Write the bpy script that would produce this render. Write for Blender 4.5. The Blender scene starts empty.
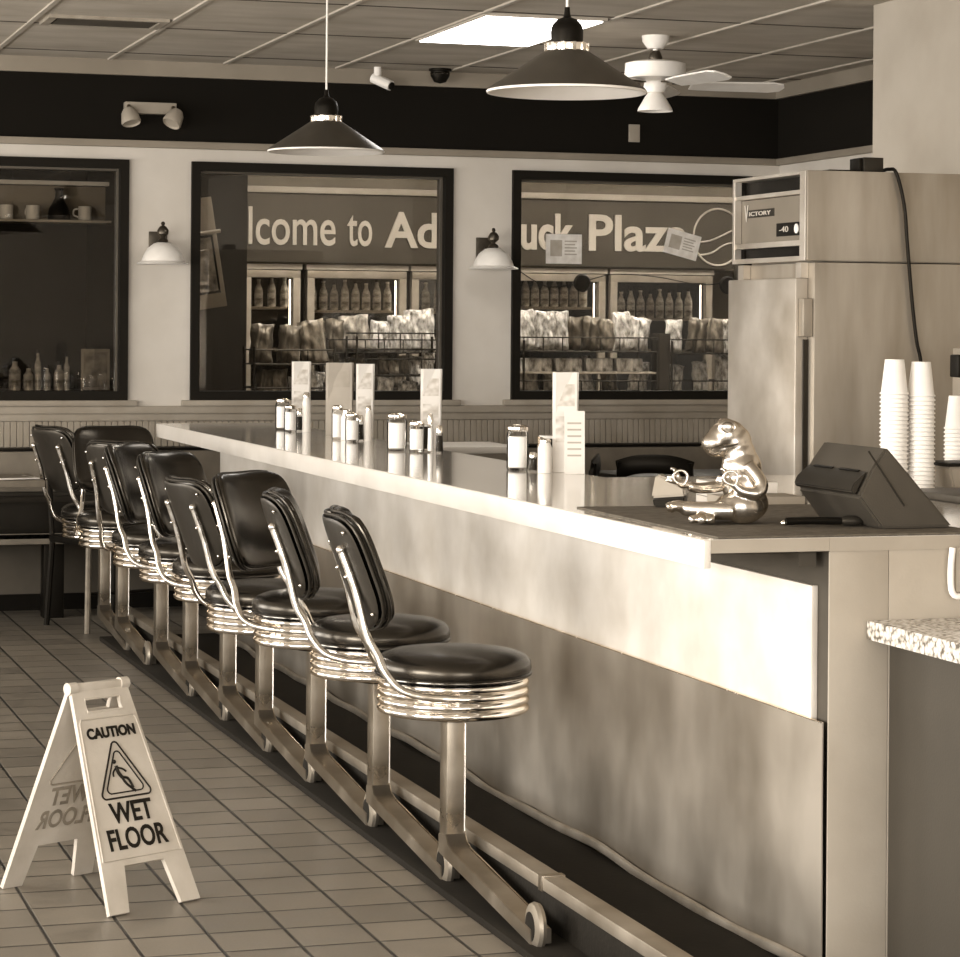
import bpy, bmesh, math, random
from mathutils import Vector, Matrix
random.seed(7)
R=math.radians; PI=math.pi
scn=bpy.context.scene
COL=scn.collection
TH=math.atan(810/2550); PHI=math.atan(.0075)

# ---------------------------------------------------------------- materials
TINT=(1.0,.862,.68)
def lin(v): return v/12.92 if v<.04045 else ((v+.055)/1.055)**2.4
def tone(v):
    l=lin(min(v,1.0)); k=min(1,max(0,(v-.55)/.45))        # warm print tone, paler towards white
    return tuple(l*(t+(1-t)*.8*k) for t in TINT)+(1,)
MATS={}
def mat(name,v,rough=.5,metal=0.0,amt=0.0,scale=8.0,bump=0.0,stretch=(1,1,1),bscale=None,emit=0.0,spec=.5,coat=0.0,detail=4,raux=0.0):
    m=bpy.data.materials.new(name); m.use_nodes=True; nt=m.node_tree; N=nt.nodes; L=nt.links
    b=N['Principled BSDF']; b.inputs['Roughness'].default_value=rough; b.inputs['Metallic'].default_value=metal
    b.inputs['Base Color'].default_value=tone(v); b.inputs['Specular IOR Level'].default_value=spec*(.55 if v<.2 and not name.startswith('vinyl') else 1); b.inputs['Specular Tint'].default_value=(1,.88,.72,1)
    b.inputs['Coat Weight'].default_value=coat; b.inputs['Coat Roughness'].default_value=.08
    tc=N.new('ShaderNodeTexCoord'); mp=N.new('ShaderNodeMapping'); mp.inputs['Scale'].default_value=stretch
    L.new(tc.outputs['Object'],mp.inputs['Vector'])
    nz=N.new('ShaderNodeTexNoise'); nz.inputs['Scale'].default_value=scale; nz.inputs['Detail'].default_value=detail
    L.new(mp.outputs[0],nz.inputs['Vector'])
    cr=N.new('ShaderNodeValToRGB'); cr.color_ramp.elements[0].position=.3; cr.color_ramp.elements[1].position=.7
    cr.color_ramp.elements[0].color=tone(max(0,v*(1-amt))); cr.color_ramp.elements[1].color=tone(min(1,v*(1+amt)))
    L.new(nz.outputs['Fac'],cr.inputs[0]); L.new(cr.outputs[0],b.inputs['Base Color'])
    if raux:
        mr=N.new('ShaderNodeMapRange'); mr.inputs[1].default_value=.3; mr.inputs[2].default_value=.7
        mr.inputs[3].default_value=max(.02,rough-raux); mr.inputs[4].default_value=rough+raux
        L.new(nz.outputs['Fac'],mr.inputs[0]); L.new(mr.outputs[0],b.inputs['Roughness'])
    if bump:
        n2=N.new('ShaderNodeTexNoise'); n2.inputs['Scale'].default_value=bscale or scale*4; n2.inputs['Detail'].default_value=3
        L.new(mp.outputs[0],n2.inputs['Vector'])
        bp=N.new('ShaderNodeBump'); bp.inputs['Strength'].default_value=bump; bp.inputs['Distance'].default_value=.01
        L.new(n2.outputs['Fac'],bp.inputs['Height']); L.new(bp.outputs[0],b.inputs['Normal'])
    if emit:
        b.inputs['Emission Color'].default_value=tone(.97); b.inputs['Emission Strength'].default_value=emit
    MATS[name]=m; return m
def M(n): return MATS[n]

mat('cream_wall',.80,.75,amt=.03,scale=3,bump=.08,bscale=220)
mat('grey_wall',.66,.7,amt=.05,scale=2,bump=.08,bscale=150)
mat('band_black',.035,.9,amt=.15,scale=3,bump=.05,bscale=200)
mat('crown',.55,.6,amt=.05,scale=3)
mat('rail_paint',.60,.5,amt=.05,scale=6)
mat('bead_board',.58,.6,amt=.06,scale=6)
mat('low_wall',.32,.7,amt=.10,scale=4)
mat('ceiling_tile',.69,.9,amt=.07,scale=3,bump=.3,bscale=90,stretch=(.7,1.6,1))
mat('name_panel',.46,.5,amt=.05,scale=5)
mat('rail_steel',.56,.42,metal=.7,amt=.12,scale=5,raux=.06)
mat('grid_metal',.70,.5,amt=.04,scale=5)
mat('frame_black',.03,.7,amt=.1,scale=4)
mat('window_trim',.30,.4,amt=.08,scale=6)
mat('steel',.61,.42,metal=.75,amt=.17,scale=2.4,bump=.03,bscale=3,stretch=(1,1,.7),raux=.07)
mat('steel_brushed',.63,.42,metal=.6,amt=.09,scale=3.0,stretch=(3,3,.5),bump=.03,bscale=6,raux=.06)
mat('steel_post',.54,.34,metal=.85,amt=.16,scale=7,raux=.08)
mat('steel_door',.75,.36,metal=.65,amt=.10,scale=4,bump=.03,bscale=5,raux=.06)
mat('chrome',.95,.12,metal=1,amt=.05,scale=12)
mat('chrome_worn',.90,.2,metal=1,amt=.12,scale=30,raux=.08)
mat('vinyl',.07,.27,amt=.25,scale=5,bump=.10,bscale=12,spec=.6)
mat('vinyl_back',.12,.42,amt=.12,scale=6,bump=.04,bscale=60)
mat('black_plastic',.05,.45,amt=.15,scale=9,spec=.3)
mat('black_rubber',.05,.75,amt=.3,scale=14,bump=.2,bscale=60)
mat('dark_step',.07,.85,amt=.25,scale=5,bump=.08,bscale=50)
mat('counter_top',.80,.12,amt=.06,scale=2.2,spec=.7,coat=.5,stretch=(3,1,1))
mat('counter_edge',.84,.35,amt=.03,scale=5)
mat('cream_panel',.80,.34,amt=.06,scale=5,bump=.03,bscale=14)
mat('gable',.62,.6,amt=.04,scale=4,bump=.04,bscale=120)
mat('recess_dark',.25,.8,amt=.1,scale=4)
mat('mat_dark',.36,.8,amt=.15,scale=40,bump=.2,bscale=240)
mat('side_cabinet',.22,.65,amt=.06,scale=3,bump=.04,bscale=150)
mat('white_plastic',.92,.4,amt=.03,scale=8)
mat('paper',.92,.6,amt=.02,scale=9)
mat('cup_paper',.93,.5,amt=.02,scale=9)
mat('sugar',1.0,.55,amt=.03,scale=90)
mat('pepper',.14,.6,amt=.3,scale=120)
mat('sign_plastic',.72,.5,amt=.05,scale=9,bump=.08,bscale=80)
mat('sign_ink',.06,.5,amt=.1,scale=20)
mat('sign_ghost',.52,.5,amt=.1,scale=20)
mat('silver',.80,.26,metal=1,amt=.06,scale=16)
mat('bronze',.32,.35,metal=.8,amt=.15,scale=20)
mat('shade_dark',.22,.35,amt=.12,scale=7)
mat('shade_white',.92,.5,amt=.02,scale=7)
mat('bulb',.95,.4,emit=6)
mat('glass_shade',.90,.3,amt=.03,scale=12,spec=.6)
mat('troffer',.97,.4,emit=9)
mat('store_lamp',.97,.4,emit=50)
mat('cooler_lamp',.97,.4,emit=10)
mat('register',.24,.45,amt=.08,scale=6,bump=.05,bscale=200)
mat('register_dark',.14,.45,amt=.1,scale=6)
mat('card_reader',.62,.35,amt=.05,scale=9)
mat('table_black',.06,.4,amt=.15,scale=5,spec=.3)
mat('table_white',.82,.35,amt=.03,scale=5)
mat('wood_leg',.42,.4,amt=.15,scale=20)
mat('booth',.44,.55,amt=.08,scale=7,bump=.05,bscale=30)
mat('booth_dark',.09,.5,amt=.15,scale=7,spec=.3)
mat('booth_front',.42,.5,amt=.08,scale=9)
mat('store_wall',.50,.8,amt=.08,scale=3)
mat('store_band',.26,.6,amt=.07,scale=3)
mat('store_band_dark',.33,.6,amt=.07,scale=3)
mat('store_white',.68,.5,amt=.06,scale=5)
mat('letter',.76,.5,amt=.02,scale=5)
mat('cooler_frame',.60,.4,metal=.3,amt=.08,scale=6)
mat('cooler_dark',.16,.6,amt=.2,scale=6)
mat('wire_black',.09,.4,amt=.1,scale=9)
mat('store_floor',.30,.5,amt=.1,scale=5)
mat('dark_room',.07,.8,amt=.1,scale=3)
mat('picture',.42,.5,amt=.5,scale=14,detail=6)
mat('note_paper',.90,.6,amt=.06,scale=20)
mat('print_grey',.70,.6,amt=.05,scale=20,detail=1)
mat('vent',.60,.5,amt=.1,scale=9)
mat('outlet',.62,.5,amt=.03,scale=9)
for i,v in enumerate((.28,.38,.50,.62,.74,.86)):
    mat('bag_%d'%i,min(.62,v),.32,amt=.62,scale=22+5*i,bump=.6,bscale=30,spec=.8,detail=3,stretch=(1,1,.45))
    mat('bottle_%d'%i,.42+.6*v*.9,.2,amt=.45,scale=26,stretch=(.5,.5,1))

def glass(name,gl=.10,tint=.8,rough=.0,ior=1.5):
    m=bpy.data.materials.new(name); m.use_nodes=True; nt=m.node_tree; N=nt.nodes; L=nt.links
    N.remove(N['Principled BSDF']); out=N['Material Output']
    t=N.new('ShaderNodeBsdfTransparent'); t.inputs[0].default_value=(tint,tint*(1 if tint>.95 else .97),tint*(1 if tint>.95 else .92),1)
    g=N.new('ShaderNodeBsdfGlossy'); g.inputs['Roughness'].default_value=rough
    fr=N.new('ShaderNodeFresnel'); fr.inputs[0].default_value=ior
    mx=N.new('ShaderNodeMath'); mx.operation='ADD'; mx.inputs[1].default_value=gl; mx.use_clamp=True
    s=N.new('ShaderNodeMixShader'); L.new(fr.outputs[0],mx.inputs[0]); L.new(mx.outputs[0],s.inputs[0])
    L.new(t.outputs[0],s.inputs[1]); L.new(g.outputs[0],s.inputs[2]); L.new(s.outputs[0],out.inputs[0])
    MATS[name]=m
glass('window_glass',-.01,.86); glass('cooler_glass',.03,.85); glass('jar_glass',0,.98,ior=1.12)

def floor_mat():
    m=bpy.data.materials.new('floor_tile'); m.use_nodes=True; nt=m.node_tree; N=nt.nodes; L=nt.links; b=N['Principled BSDF']
    tc=N.new('ShaderNodeTexCoord'); sp=N.new('ShaderNodeSeparateXYZ'); L.new(tc.outputs['Object'],sp.inputs[0])
    def mth(op,a,bv=None,c=None):
        n=N.new('ShaderNodeMath'); n.operation=op
        for i,x in enumerate((a,bv,c)):
            if x is None: continue
            if isinstance(x,(int,float)): n.inputs[i].default_value=x
            else: L.new(x,n.inputs[i])
        return n.outputs[0]
    S=.2035
    def ax(o,off):
        u=mth('DIVIDE',mth('SUBTRACT',o,off),S); f=mth('FRACT',u); fl=mth('FLOOR',u)
        d=mth('MINIMUM',f,mth('SUBTRACT',1,f)); return d,fl
    dx,fx=ax(sp.outputs[0],1.551); dy,fy=ax(sp.outputs[1],6.752)
    d=mth('MINIMUM',dx,dy)
    mr=N.new('ShaderNodeMapRange'); mr.inputs[1].default_value=.014; mr.inputs[2].default_value=.030; L.new(d,mr.inputs[0])
    cb=N.new('ShaderNodeCombineXYZ'); L.new(fx,cb.inputs[0]); L.new(fy,cb.inputs[1])
    wn=N.new('ShaderNodeTexWhiteNoise'); L.new(cb.outputs[0],wn.inputs['Vector'])
    nz=N.new('ShaderNodeTexNoise'); nz.inputs['Scale'].default_value=9; nz.inputs['Detail'].default_value=6; L.new(tc.outputs['Object'],nz.inputs['Vector'])
    n3=N.new('ShaderNodeTexNoise'); n3.inputs['Scale'].default_value=120; n3.inputs['Detail'].default_value=2; L.new(tc.outputs['Object'],n3.inputs['Vector'])
    s=mth('ADD',mth('MULTIPLY',wn.outputs[0],.30),mth('ADD',mth('MULTIPLY',nz.outputs['Fac'],.6),mth('MULTIPLY',n3.outputs['Fac'],.25)))
    cr=N.new('ShaderNodeValToRGB'); cr.color_ramp.elements[0].position=.25; cr.color_ramp.elements[1].position=.9
    cr.color_ramp.elements[0].color=tone(.37); cr.color_ramp.elements[1].color=tone(.52); L.new(s,cr.inputs[0])
    mix=N.new('ShaderNodeMix'); mix.data_type='RGBA'; L.new(mr.outputs[0],mix.inputs[0]); mix.inputs[6].default_value=tone(.06); L.new(cr.outputs[0],mix.inputs[7])
    L.new(mix.outputs[2],b.inputs['Base Color'])
    ro=N.new('ShaderNodeMapRange'); ro.inputs[3].default_value=.3; ro.inputs[4].default_value=.5; L.new(nz.outputs['Fac'],ro.inputs[0]); L.new(ro.outputs[0],b.inputs['Roughness'])
    bp=N.new('ShaderNodeBump'); bp.inputs['Strength'].default_value=.6; bp.inputs['Distance'].default_value=.004
    L.new(mr.outputs[0],bp.inputs['Height']); L.new(bp.outputs[0],b.inputs['Normal']); MATS['floor_tile']=m
floor_mat()
def granite():
    m=mat('granite',.6,.25); nt=m.node_tree; N=nt.nodes; L=nt.links; b=N['Principled BSDF']
    vo=N.new('ShaderNodeTexVoronoi'); vo.inputs['Scale'].default_value=75
    n=N.new('ShaderNodeTexNoise'); n.inputs['Scale'].default_value=55; n.inputs['Detail'].default_value=5
    tc=N.new('ShaderNodeTexCoord'); L.new(tc.outputs['Object'],n.inputs['Vector']); L.new(tc.outputs['Object'],vo.inputs['Vector'])
    ad=N.new('ShaderNodeMath'); ad.operation='MULTIPLY'; L.new(vo.outputs['Distance'],ad.inputs[0]); L.new(n.outputs['Fac'],ad.inputs[1])
    cr=N.new('ShaderNodeValToRGB'); e=cr.color_ramp.elements; e[0].position=.10; e[0].color=tone(.92); e[1].position=.42; e[1].color=tone(.38)
    e2=cr.color_ramp.elements.new(.24); e2.color=tone(.80)
    L.new(ad.outputs[0],cr.inputs[0]); L.new(cr.outputs[0],b.inputs['Base Color'])
granite()

# ---------------------------------------------------------------- mesh helpers
def nb(): return bmesh.new()
def box(bm,x0,x1,y0,y1,z0,z1,bev=0,seg=2,mx=None):
    t=bmesh.new(); bmesh.ops.create_cube(t,size=1)
    for v in t.verts: v.co=Vector(((x0+x1)/2+v.co.x*(x1-x0),(y0+y1)/2+v.co.y*(y1-y0),(z0+z1)/2+v.co.z*(z1-z0)))
    if bev: bmesh.ops.bevel(t,geom=list(t.edges),offset=bev,segments=seg,affect='EDGES',profile=.6)
    if mx: bmesh.ops.transform(t,matrix=mx,verts=t.verts)
    merge(bm,t); return bm
def merge(bm,t):
    me=bpy.data.meshes.new('tmp'); t.to_mesh(me); t.free(); bm.from_mesh(me); bpy.data.meshes.remove(me)
def lathe(bm,prof,n=32,c=(0,0,0),mx=None,squash=(1,1)):
    t=bmesh.new(); rings=[]
    for r,z in prof:
        if r<1e-5: rings.append([t.verts.new((0,0,z))])
        else: rings.append([t.verts.new((r*squash[0]*math.cos(2*PI*i/n),r*squash[1]*math.sin(2*PI*i/n),z)) for i in range(n)])
    for a,b in zip(rings,rings[1:]):
        if len(a)==1 and len(b)==1: continue
        for i in range(n):
            j=(i+1)%n
            if len(a)==1: t.faces.new((a[0],b[j],b[i]))
            elif len(b)==1: t.faces.new((a[i],a[j],b[0]))
            else: t.faces.new((a[i],a[j],b[j],b[i]))
    if mx: bmesh.ops.transform(t,matrix=mx,verts=t.verts)
    bmesh.ops.translate(t,verts=t.verts,vec=Vector(c)); bmesh.ops.recalc_face_normals(t,faces=t.faces); merge(bm,t); return bm
def cyl(bm,p0,p1,r,n=20,r1=None):
    p0=Vector(p0);p1=Vector(p1);d=p1-p0;L=d.length; q=d.to_track_quat('Z','Y').to_matrix().to_4x4()
    r1=r if r1 is None else r1
    lathe(bm,[(0,0),(r,0),(r1,L),(0,L)],n,mx=Matrix.Translation(p0)@q); return bm
def smooth_path(pts,k=5):
    P=[Vector(p) for p in pts]; out=[]
    for i in range(len(P)-1):
        p0=P[max(i-1,0)];p1=P[i];p2=P[i+1];p3=P[min(i+2,len(P)-1)]
        for j in range(k):
            t=j/k; out.append(.5*((2*p1)+(-p0+p2)*t+(2*p0-5*p1+4*p2-p3)*t*t+(-p0+3*p1-3*p2+p3)*t**3))
    out.append(P[-1]); return out
def tube(bm,pts,r,n=10,k=5,closed=False,flat=(1,1)):
    P=smooth_path(pts,k) if k>1 else [Vector(p) for p in pts]
    rr=r if callable(r) else (lambda t:r)
    t=bmesh.new(); rings=[]; up=None
    for i,p in enumerate(P):
        if closed: d=P[(i+1)%len(P)]-P[i-1]
        else: d=P[min(i+1,len(P)-1)]-P[max(i-1,0)]
        d.normalize()
        if up is None: up=Vector((0,0,1)) if abs(d.z)<.9 else Vector((1,0,0))
        s=d.cross(up).normalized(); up=s.cross(d).normalized(); rad=rr(i/max(1,len(P)-1))
        rings.append([t.verts.new(p+s*math.cos(2*PI*j/n)*rad*flat[0]+up*math.sin(2*PI*j/n)*rad*flat[1]) for j in range(n)])
    m=len(rings)
    for i in range(m if closed else m-1):
        a=rings[i];b=rings[(i+1)%m]
        for j in range(n): t.faces.new((a[j],a[(j+1)%n],b[(j+1)%n],b[j]))
    if not closed: t.faces.new(rings[0][::-1]); t.faces.new(rings[-1])
    bmesh.ops.recalc_face_normals(t,faces=t.faces); merge(bm,t); return bm
def prism(bm,poly,axis,a,b,bev=0,mx=None):
    """poly in the two other axes, extruded along axis from a to b"""
    t=bmesh.new()
    def P(u,v,w): return {'x':(w,u,v),'y':(u,w,v),'z':(u,v,w)}[axis]
    va=[t.verts.new(P(u,v,a)) for u,v in poly]; vb=[t.verts.new(P(u,v,b)) for u,v in poly]
    t.faces.new(va); t.faces.new(vb[::-1]); n=len(poly)
    for i in range(n): t.faces.new((va[i],vb[i],vb[(i+1)%n],va[(i+1)%n]))
    bmesh.ops.recalc_face_normals(t,faces=t.faces)
    if bev: bmesh.ops.bevel(t,geom=list(t.edges),offset=bev,segments=2,affect='EDGES')
    if mx: bmesh.ops.transform(t,matrix=mx,verts=t.verts)
    merge(bm,t); return bm
def ell(bm,c,r,rot=None,n=20):
    t=bmesh.new(); bmesh.ops.create_uvsphere(t,u_segments=n,v_segments=n//2+2,radius=1)
    mx=Matrix.Translation(Vector(c))@(rot.to_matrix().to_4x4() if rot else Matrix())@Matrix.Diagonal((*r,1))
    bmesh.ops.transform(t,matrix=mx,verts=t.verts); merge(bm,t); return bm
def link(name,bm,m,parent=None,loc=None,rz=0,smooth=True):
    me=bpy.data.meshes.new(name)
    if isinstance(bm,bpy.types.Mesh): me=bm; me.name=name
    else: bm.to_mesh(me); bm.free()
    if not me.materials: me.materials.append(M(m) if isinstance(m,str) else m)
    if smooth:
        for p in me.polygons: p.use_smooth=True
        me.set_sharp_from_angle(angle=R(38))
    o=bpy.data.objects.new(name,me); COL.objects.link(o)
    if parent: o.parent=parent
    if loc is not None: o.location=loc
    if rz: o.rotation_euler.z=rz
    return o
def tag(o,label,cat,group=None,kind=None):
    if label: o['label']=label
    if cat: o['category']=cat
    if group: o['group']=group
    if kind: o['kind']=kind
    return o
def thing(name,label,cat,loc=(0,0,0),rz=0,group=None):
    o=bpy.data.objects.new(name,None); COL.objects.link(o); o.location=loc; o.rotation_euler.z=rz; o.empty_display_size=.1
    return tag(o,label,cat,group)
def struct(name,bm,m,label=None,smooth=True,parent=None):
    o=link(name,bm,m,parent,smooth=smooth)
    if not parent: o['kind']='structure'
    if label: o['label']=label
    return o
def dup(root,label=None,loc=None,rz=None,group=None):
    def cp(o,p):
        c=o.copy(); COL.objects.link(c); c.parent=p
        for ch in KIDS.get(o.name,[]): cp(ch,c)
        return c
    c=cp(root,None)
    if label: c['label']=label
    if loc is not None: c.location=loc
    if rz is not None: c.rotation_euler.z=rz
    if group: c['group']=group
    return c
KIDS={}
def index():
    KIDS.clear()
    for o in bpy.data.objects:
        if o.parent: KIDS.setdefault(o.parent.name,[]).append(o)
def text_mesh(body,w=None,h=None,depth=.003,bold=0.0,track=1.0):
    cu=bpy.data.curves.new('t','FONT'); cu.body=body; cu.size=1; cu.extrude=.01; cu.offset=bold; cu.space_character=track
    cu.resolution_u=4
    o=bpy.data.objects.new('t',cu); COL.objects.link(o); bpy.context.view_layer.update()
    me=bpy.data.meshes.new_from_object(o.evaluated_get(bpy.context.evaluated_depsgraph_get()))
    bpy.data.objects.remove(o); bpy.data.curves.remove(cu); me.materials.clear()
    xs=[v.co.x for v in me.vertices]; ys=[v.co.y for v in me.vertices]
    x0,x1,y0,y1=min(xs),max(xs),min(ys),max(ys); sx=(w/(x1-x0)) if w else None; sy=(h/(y1-y0)) if h else None
    sx=sx or sy; sy=sy or sx
    for v in me.vertices: v.co=Vector(((v.co.x-x0)*sx,(v.co.y-y0)*sy,v.co.z/.01*depth/2))
    return me        # lower-left at the origin, in the XY plane
def text(name,body,m,parent,mx,**k):
    me=text_mesh(body,**k); me.transform(mx); me.materials.append(M(m))
    o=bpy.data.objects.new(name,me); COL.objects.link(o); o.parent=parent; return o
def facing(x,y,z,rz=0,lean=0):           # text upright, read from -Y, lower-left at x,y,z
    return Matrix.Translation((x,y,z))@Matrix.Rotation(rz,4,'Z')@Matrix.Rotation(PI/2+lean,4,'X')
ORD=['first','second','third','fourth','fifth','sixth','seventh','eighth','ninth','tenth','eleventh','twelfth','thirteenth','fourteenth','fifteenth','sixteenth']

# ---------------------------------------------------------------- room shell
YW=14.2; XR=6.41; CZ=3.06; XL=-3.0; YN=-3.0
struct('floor',box(nb(),XL,XR+.2,YN,YW+.2,-.1,0),'floor_tile',smooth=False)
struct('ceiling',box(nb(),XL,XR+.2,YN,YW+.2,CZ,CZ+.1),'ceiling_tile',smooth=False)
b=nb()
xs=[1.665+.651*k for k in range(-7,8)]
for x in xs: box(b,x-.012,x+.012,YN,YW-.08,CZ-.009,CZ)
struct('trim_1',b,'grid_metal','pale metal grid bars of the suspended ceiling',smooth=False)
b=nb(); y=12.56-1.22*12
while y<YW:
    box(b,XL,XR-.06,y-.010,y+.010,CZ-.0025,CZ); y+=1.22
struct('trim_9',b,'recess_dark','cross bars of the suspended ceiling, darkened in colour to imitate shadow gaps',smooth=False)  # dark colour stands in for the shadow gaps along the bars
WIN=[(.75,2.44),(2.795,4.335),(4.70,6.22)]; WZ0,WZ1=1.16,2.505
b=nb(); T=.14
box(b,XL,XR+.2,YW,YW+T,0,WZ0); box(b,XL,XR+.2,YW,YW+T,WZ1,CZ)
px=XL
for a,c in WIN:
    box(b,px,a,YW,YW+T,WZ0,WZ1); px=c
box(b,px,XR+.2,YW,YW+T,WZ0,WZ1)
struct('wall_back',b,'cream_wall',smooth=False)
struct('wall_right',box(nb(),XR,XR+.2,YN,YW,0,CZ),'cream_wall',smooth=False)
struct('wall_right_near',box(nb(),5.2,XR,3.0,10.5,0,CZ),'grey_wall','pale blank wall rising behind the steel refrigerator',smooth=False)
# left wall with unseen daylight windows; the farthest added to brighten the back wall
b=nb(); LW=[(-1.5,1.6),(2.6,5.6),(7.2,10.0),(10.8,13.6)]; py=YN
box(b,XL-.15,XL,YN,YW,0,.75); box(b,XL-.15,XL,YN,YW,2.55,CZ)
for a,c in LW: box(b,XL-.15,XL,py,a,.75,2.55); py=c
box(b,XL-.15,XL,py,YW,.75,2.55)
struct('wall_left',b,'cream_wall',smooth=False)
b=nb(); box(b,XL,-.9,YN-.15,YN,0,CZ); box(b,3.4,XR+.2,YN-.15,YN,0,CZ); box(b,-.9,3.4,YN-.15,YN,2.6,CZ); box(b,-.9,3.4,YN-.15,YN,0,.7)
struct('wall_front',b,'cream_wall',smooth=False)
# crown, black band, lower moulding
struct('trim_2',box(box(nb(),XL,XR,YW-.05,YW,2.975,CZ),XR-.05,XR,10.5,YW,2.975,CZ),'crown','crown moulding under the ceiling',smooth=False)
struct('trim_3',box(box(nb(),XL,XR,YW-.02,YW,2.615,2.975),XR-.02,XR,10.5,YW,2.615,2.975),'band_black','wide black painted band above the windows',smooth=False)
b=nb(); box(b,XL,XR,YW-.04,YW,2.575,2.615,.006); box(b,XR-.04,XR,10.5,YW,2.575,2.615,.006)
struct('trim_4',b,'crown','thin moulding below the black band')
b=nb(); box(b,XL,XR,YW-.035,YW,1.085,1.128,.006); box(b,XL,XR,YW-.022,YW,1.045,1.085,.004)
for a,c in WIN: box(b,a-.05,c+.05,YW-.05,YW,1.128,1.16,.006)
struct('trim_5',b,'rail_paint','chair rail and window stools under the windows')
b=nb(); x=XL
while x<XR: box(b,x,x+.033,YW-.014,YW,.90,1.045,.003,1); x+=.035
struct('trim_6',b,'bead_board','narrow beadboard below the chair rail')
struct('baseboard_back',box(nb(),XL,XR,YW-.02,YW,0,.09),'band_black',smooth=False)
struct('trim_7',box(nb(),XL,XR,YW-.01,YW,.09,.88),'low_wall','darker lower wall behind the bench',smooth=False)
# windows onto the shop
for i,(a,c) in enumerate(WIN):
    f=.05; b=nb()
    box(b,a,c,YW-.03,YW+.12,WZ1-f,WZ1); box(b,a,c,YW-.03,YW+.12,WZ0,WZ0+f)
    box(b,a,a+f,YW-.03,YW+.12,WZ0+f,WZ1-f); box(b,c-f,c,YW-.03,YW+.12,WZ0+f,WZ1-f)
    w=struct('window_%d'%(i+1),b,'frame_black','black framed interior window onto the shop',smooth=False)
    b=nb(); box(b,a+f,c-f,YW+.03,YW+.10,WZ1-f-.012,WZ1-f); box(b,a+f,a+f+.012,YW+.03,YW+.10,WZ0+f,WZ1-f-.012); box(b,c-f-.012,c-f,YW+.03,YW+.10,WZ0+f,WZ1-f-.012)
    link('window_stop',b,'window_trim',w)
    link('pane',box(nb(),a+f,c-f,YW+.055,YW+.061,WZ0+f,WZ1-f),'window_glass',w,smooth=False)

# ---------------------------------------------------------------- the rooms behind the glass
SY=18.0
struct('floor_shop',box(nb(),2.62,9.6,YW+T,SY+.9,-.1,0),'store_floor',smooth=False)
struct('ceiling_shop',box(nb(),2.62,9.6,YW+T,SY+.9,3.1,3.2),'store_wall',smooth=False)
b=nb(); box(b,2.62,9.6,SY+.02,SY+.1,2.03,2.58); 
struct('wall_shop_back',box(box(nb(),2.62,9.6,SY+.8,SY+.9,0,3.1),2.62,9.6,SY+.1,SY+.8,2.03,3.1),'store_wall',smooth=False)
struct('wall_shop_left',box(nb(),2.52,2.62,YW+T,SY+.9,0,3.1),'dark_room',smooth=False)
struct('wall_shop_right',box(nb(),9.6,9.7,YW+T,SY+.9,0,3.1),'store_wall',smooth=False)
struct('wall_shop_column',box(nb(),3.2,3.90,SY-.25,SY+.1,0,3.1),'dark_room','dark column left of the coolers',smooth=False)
# long welcome sign
sg=thing('welcome_sign','long dark shop sign band with pale welcome lettering above the coolers','sign',(3.93,SY,2.04))
link('sign_board',box(nb(),0,3.85,-.03,.015,0,.50,.004),'store_band',sg)
link('sign_rail',box(nb(),0,3.85,-.06,.015,.50,.545,.006),'store_white',sg)
def sgt(body,x0,x1,z,h,bold): text('lettering',body,'letter',sg,Matrix.Translation((x0-3.93,-.036,z-2.04))@Matrix.Rotation(PI/2,4,'X'),w=x1-x0,h=h,depth=.012,bold=bold)
sgt('lcome',3.955,4.60,2.163,.275,.008)
sgt('to',4.69,4.875,2.163,.225,.008)
sgt('Ad',4.97,5.375,2.158,.262,.022)
sgt('uck',6.02,6.44,2.158,.275,.03)
sgt('Plaza',6.555,7.36,2.158,.275,.02)
b=nb(); tube(b,[(3.67+.20*math.cos(t),-.04,.24+.215*math.sin(t)) for t in [2*PI*i/40 for i in range(40)]],.008,8,1,closed=True)
tube(b,[(3.48,-.04,.20),(3.60,-.04,.21),(3.74,-.04,.27),(3.86,-.04,.33)],.007,8)
tube(b,[(3.52,-.04,.10),(3.62,-.04,.12),(3.72,-.04,.18),(3.83,-.04,.21)],.007,8)
link('round_emblem',b,'letter',sg)
# coolers
def cooler(x0,x1,label,shelf_z):
    t=thing('glass_door_cooler',label,'cooler',(x0,SY,0),0)
    w=x1-x0
    b=nb(); box(b,0,w,.72,.78,0,2.03); box(b,0,.02,.1,.72,0,2.03); box(b,w-.02,w,.1,.72,0,2.03); box(b,0,w,.1,.72,2.0,2.03); box(b,0,w,.1,.72,0,.2)
    link('cabinet',b,'cooler_dark',t,smooth=False)
    f=.055; b=nb()
    box(b,.01,w-.01,.03,.09,1.985-f,1.985,.004); box(b,.01,w-.01,.03,.09,.2,.2+f,.004); box(b,.01,.01+f,.03,.09,.2+f,1.985-f,.004); box(b,w-.01-f,w-.01,.03,.09,.2+f,1.985-f,.004)
    d=link('door_frame',b,'cooler_frame',t)
    link('door_glass',box(nb(),f+.01,w-f-.01,.055,.061,.2+f,1.985-f),'cooler_glass',d,smooth=False)
    link('header_panel',box(nb(),0,w,.02,.09,1.99,2.03,.003),'store_white',t)
    link('light_tube',cyl(nb(),(w-.065,.14,1.58),(w-.065,.14,1.92),.006,10),'cooler_lamp',t)
    for z in shelf_z: link('shelf',box(nb(),.02,w-.09,.12,.7,z-.02,z),'store_white',t,smooth=False)
    return t
cooler(3.93,4.37,'narrow glass door cooler at the left end of the row, under the first letters',(.6,1.1,1.42,1.72))
cooler(4.40,5.17,'wide glass door cooler under the word to, seen in the middle window',(.6,1.1,1.42,1.70))
cooler(5.19,5.96,'glass door cooler partly hidden behind the frame between the two windows',(.6,1.1,1.42,1.70))
cooler(5.98,6.73,'glass door cooler at the left of the right-hand window',(.6,1.1,1.42,1.74))
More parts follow.
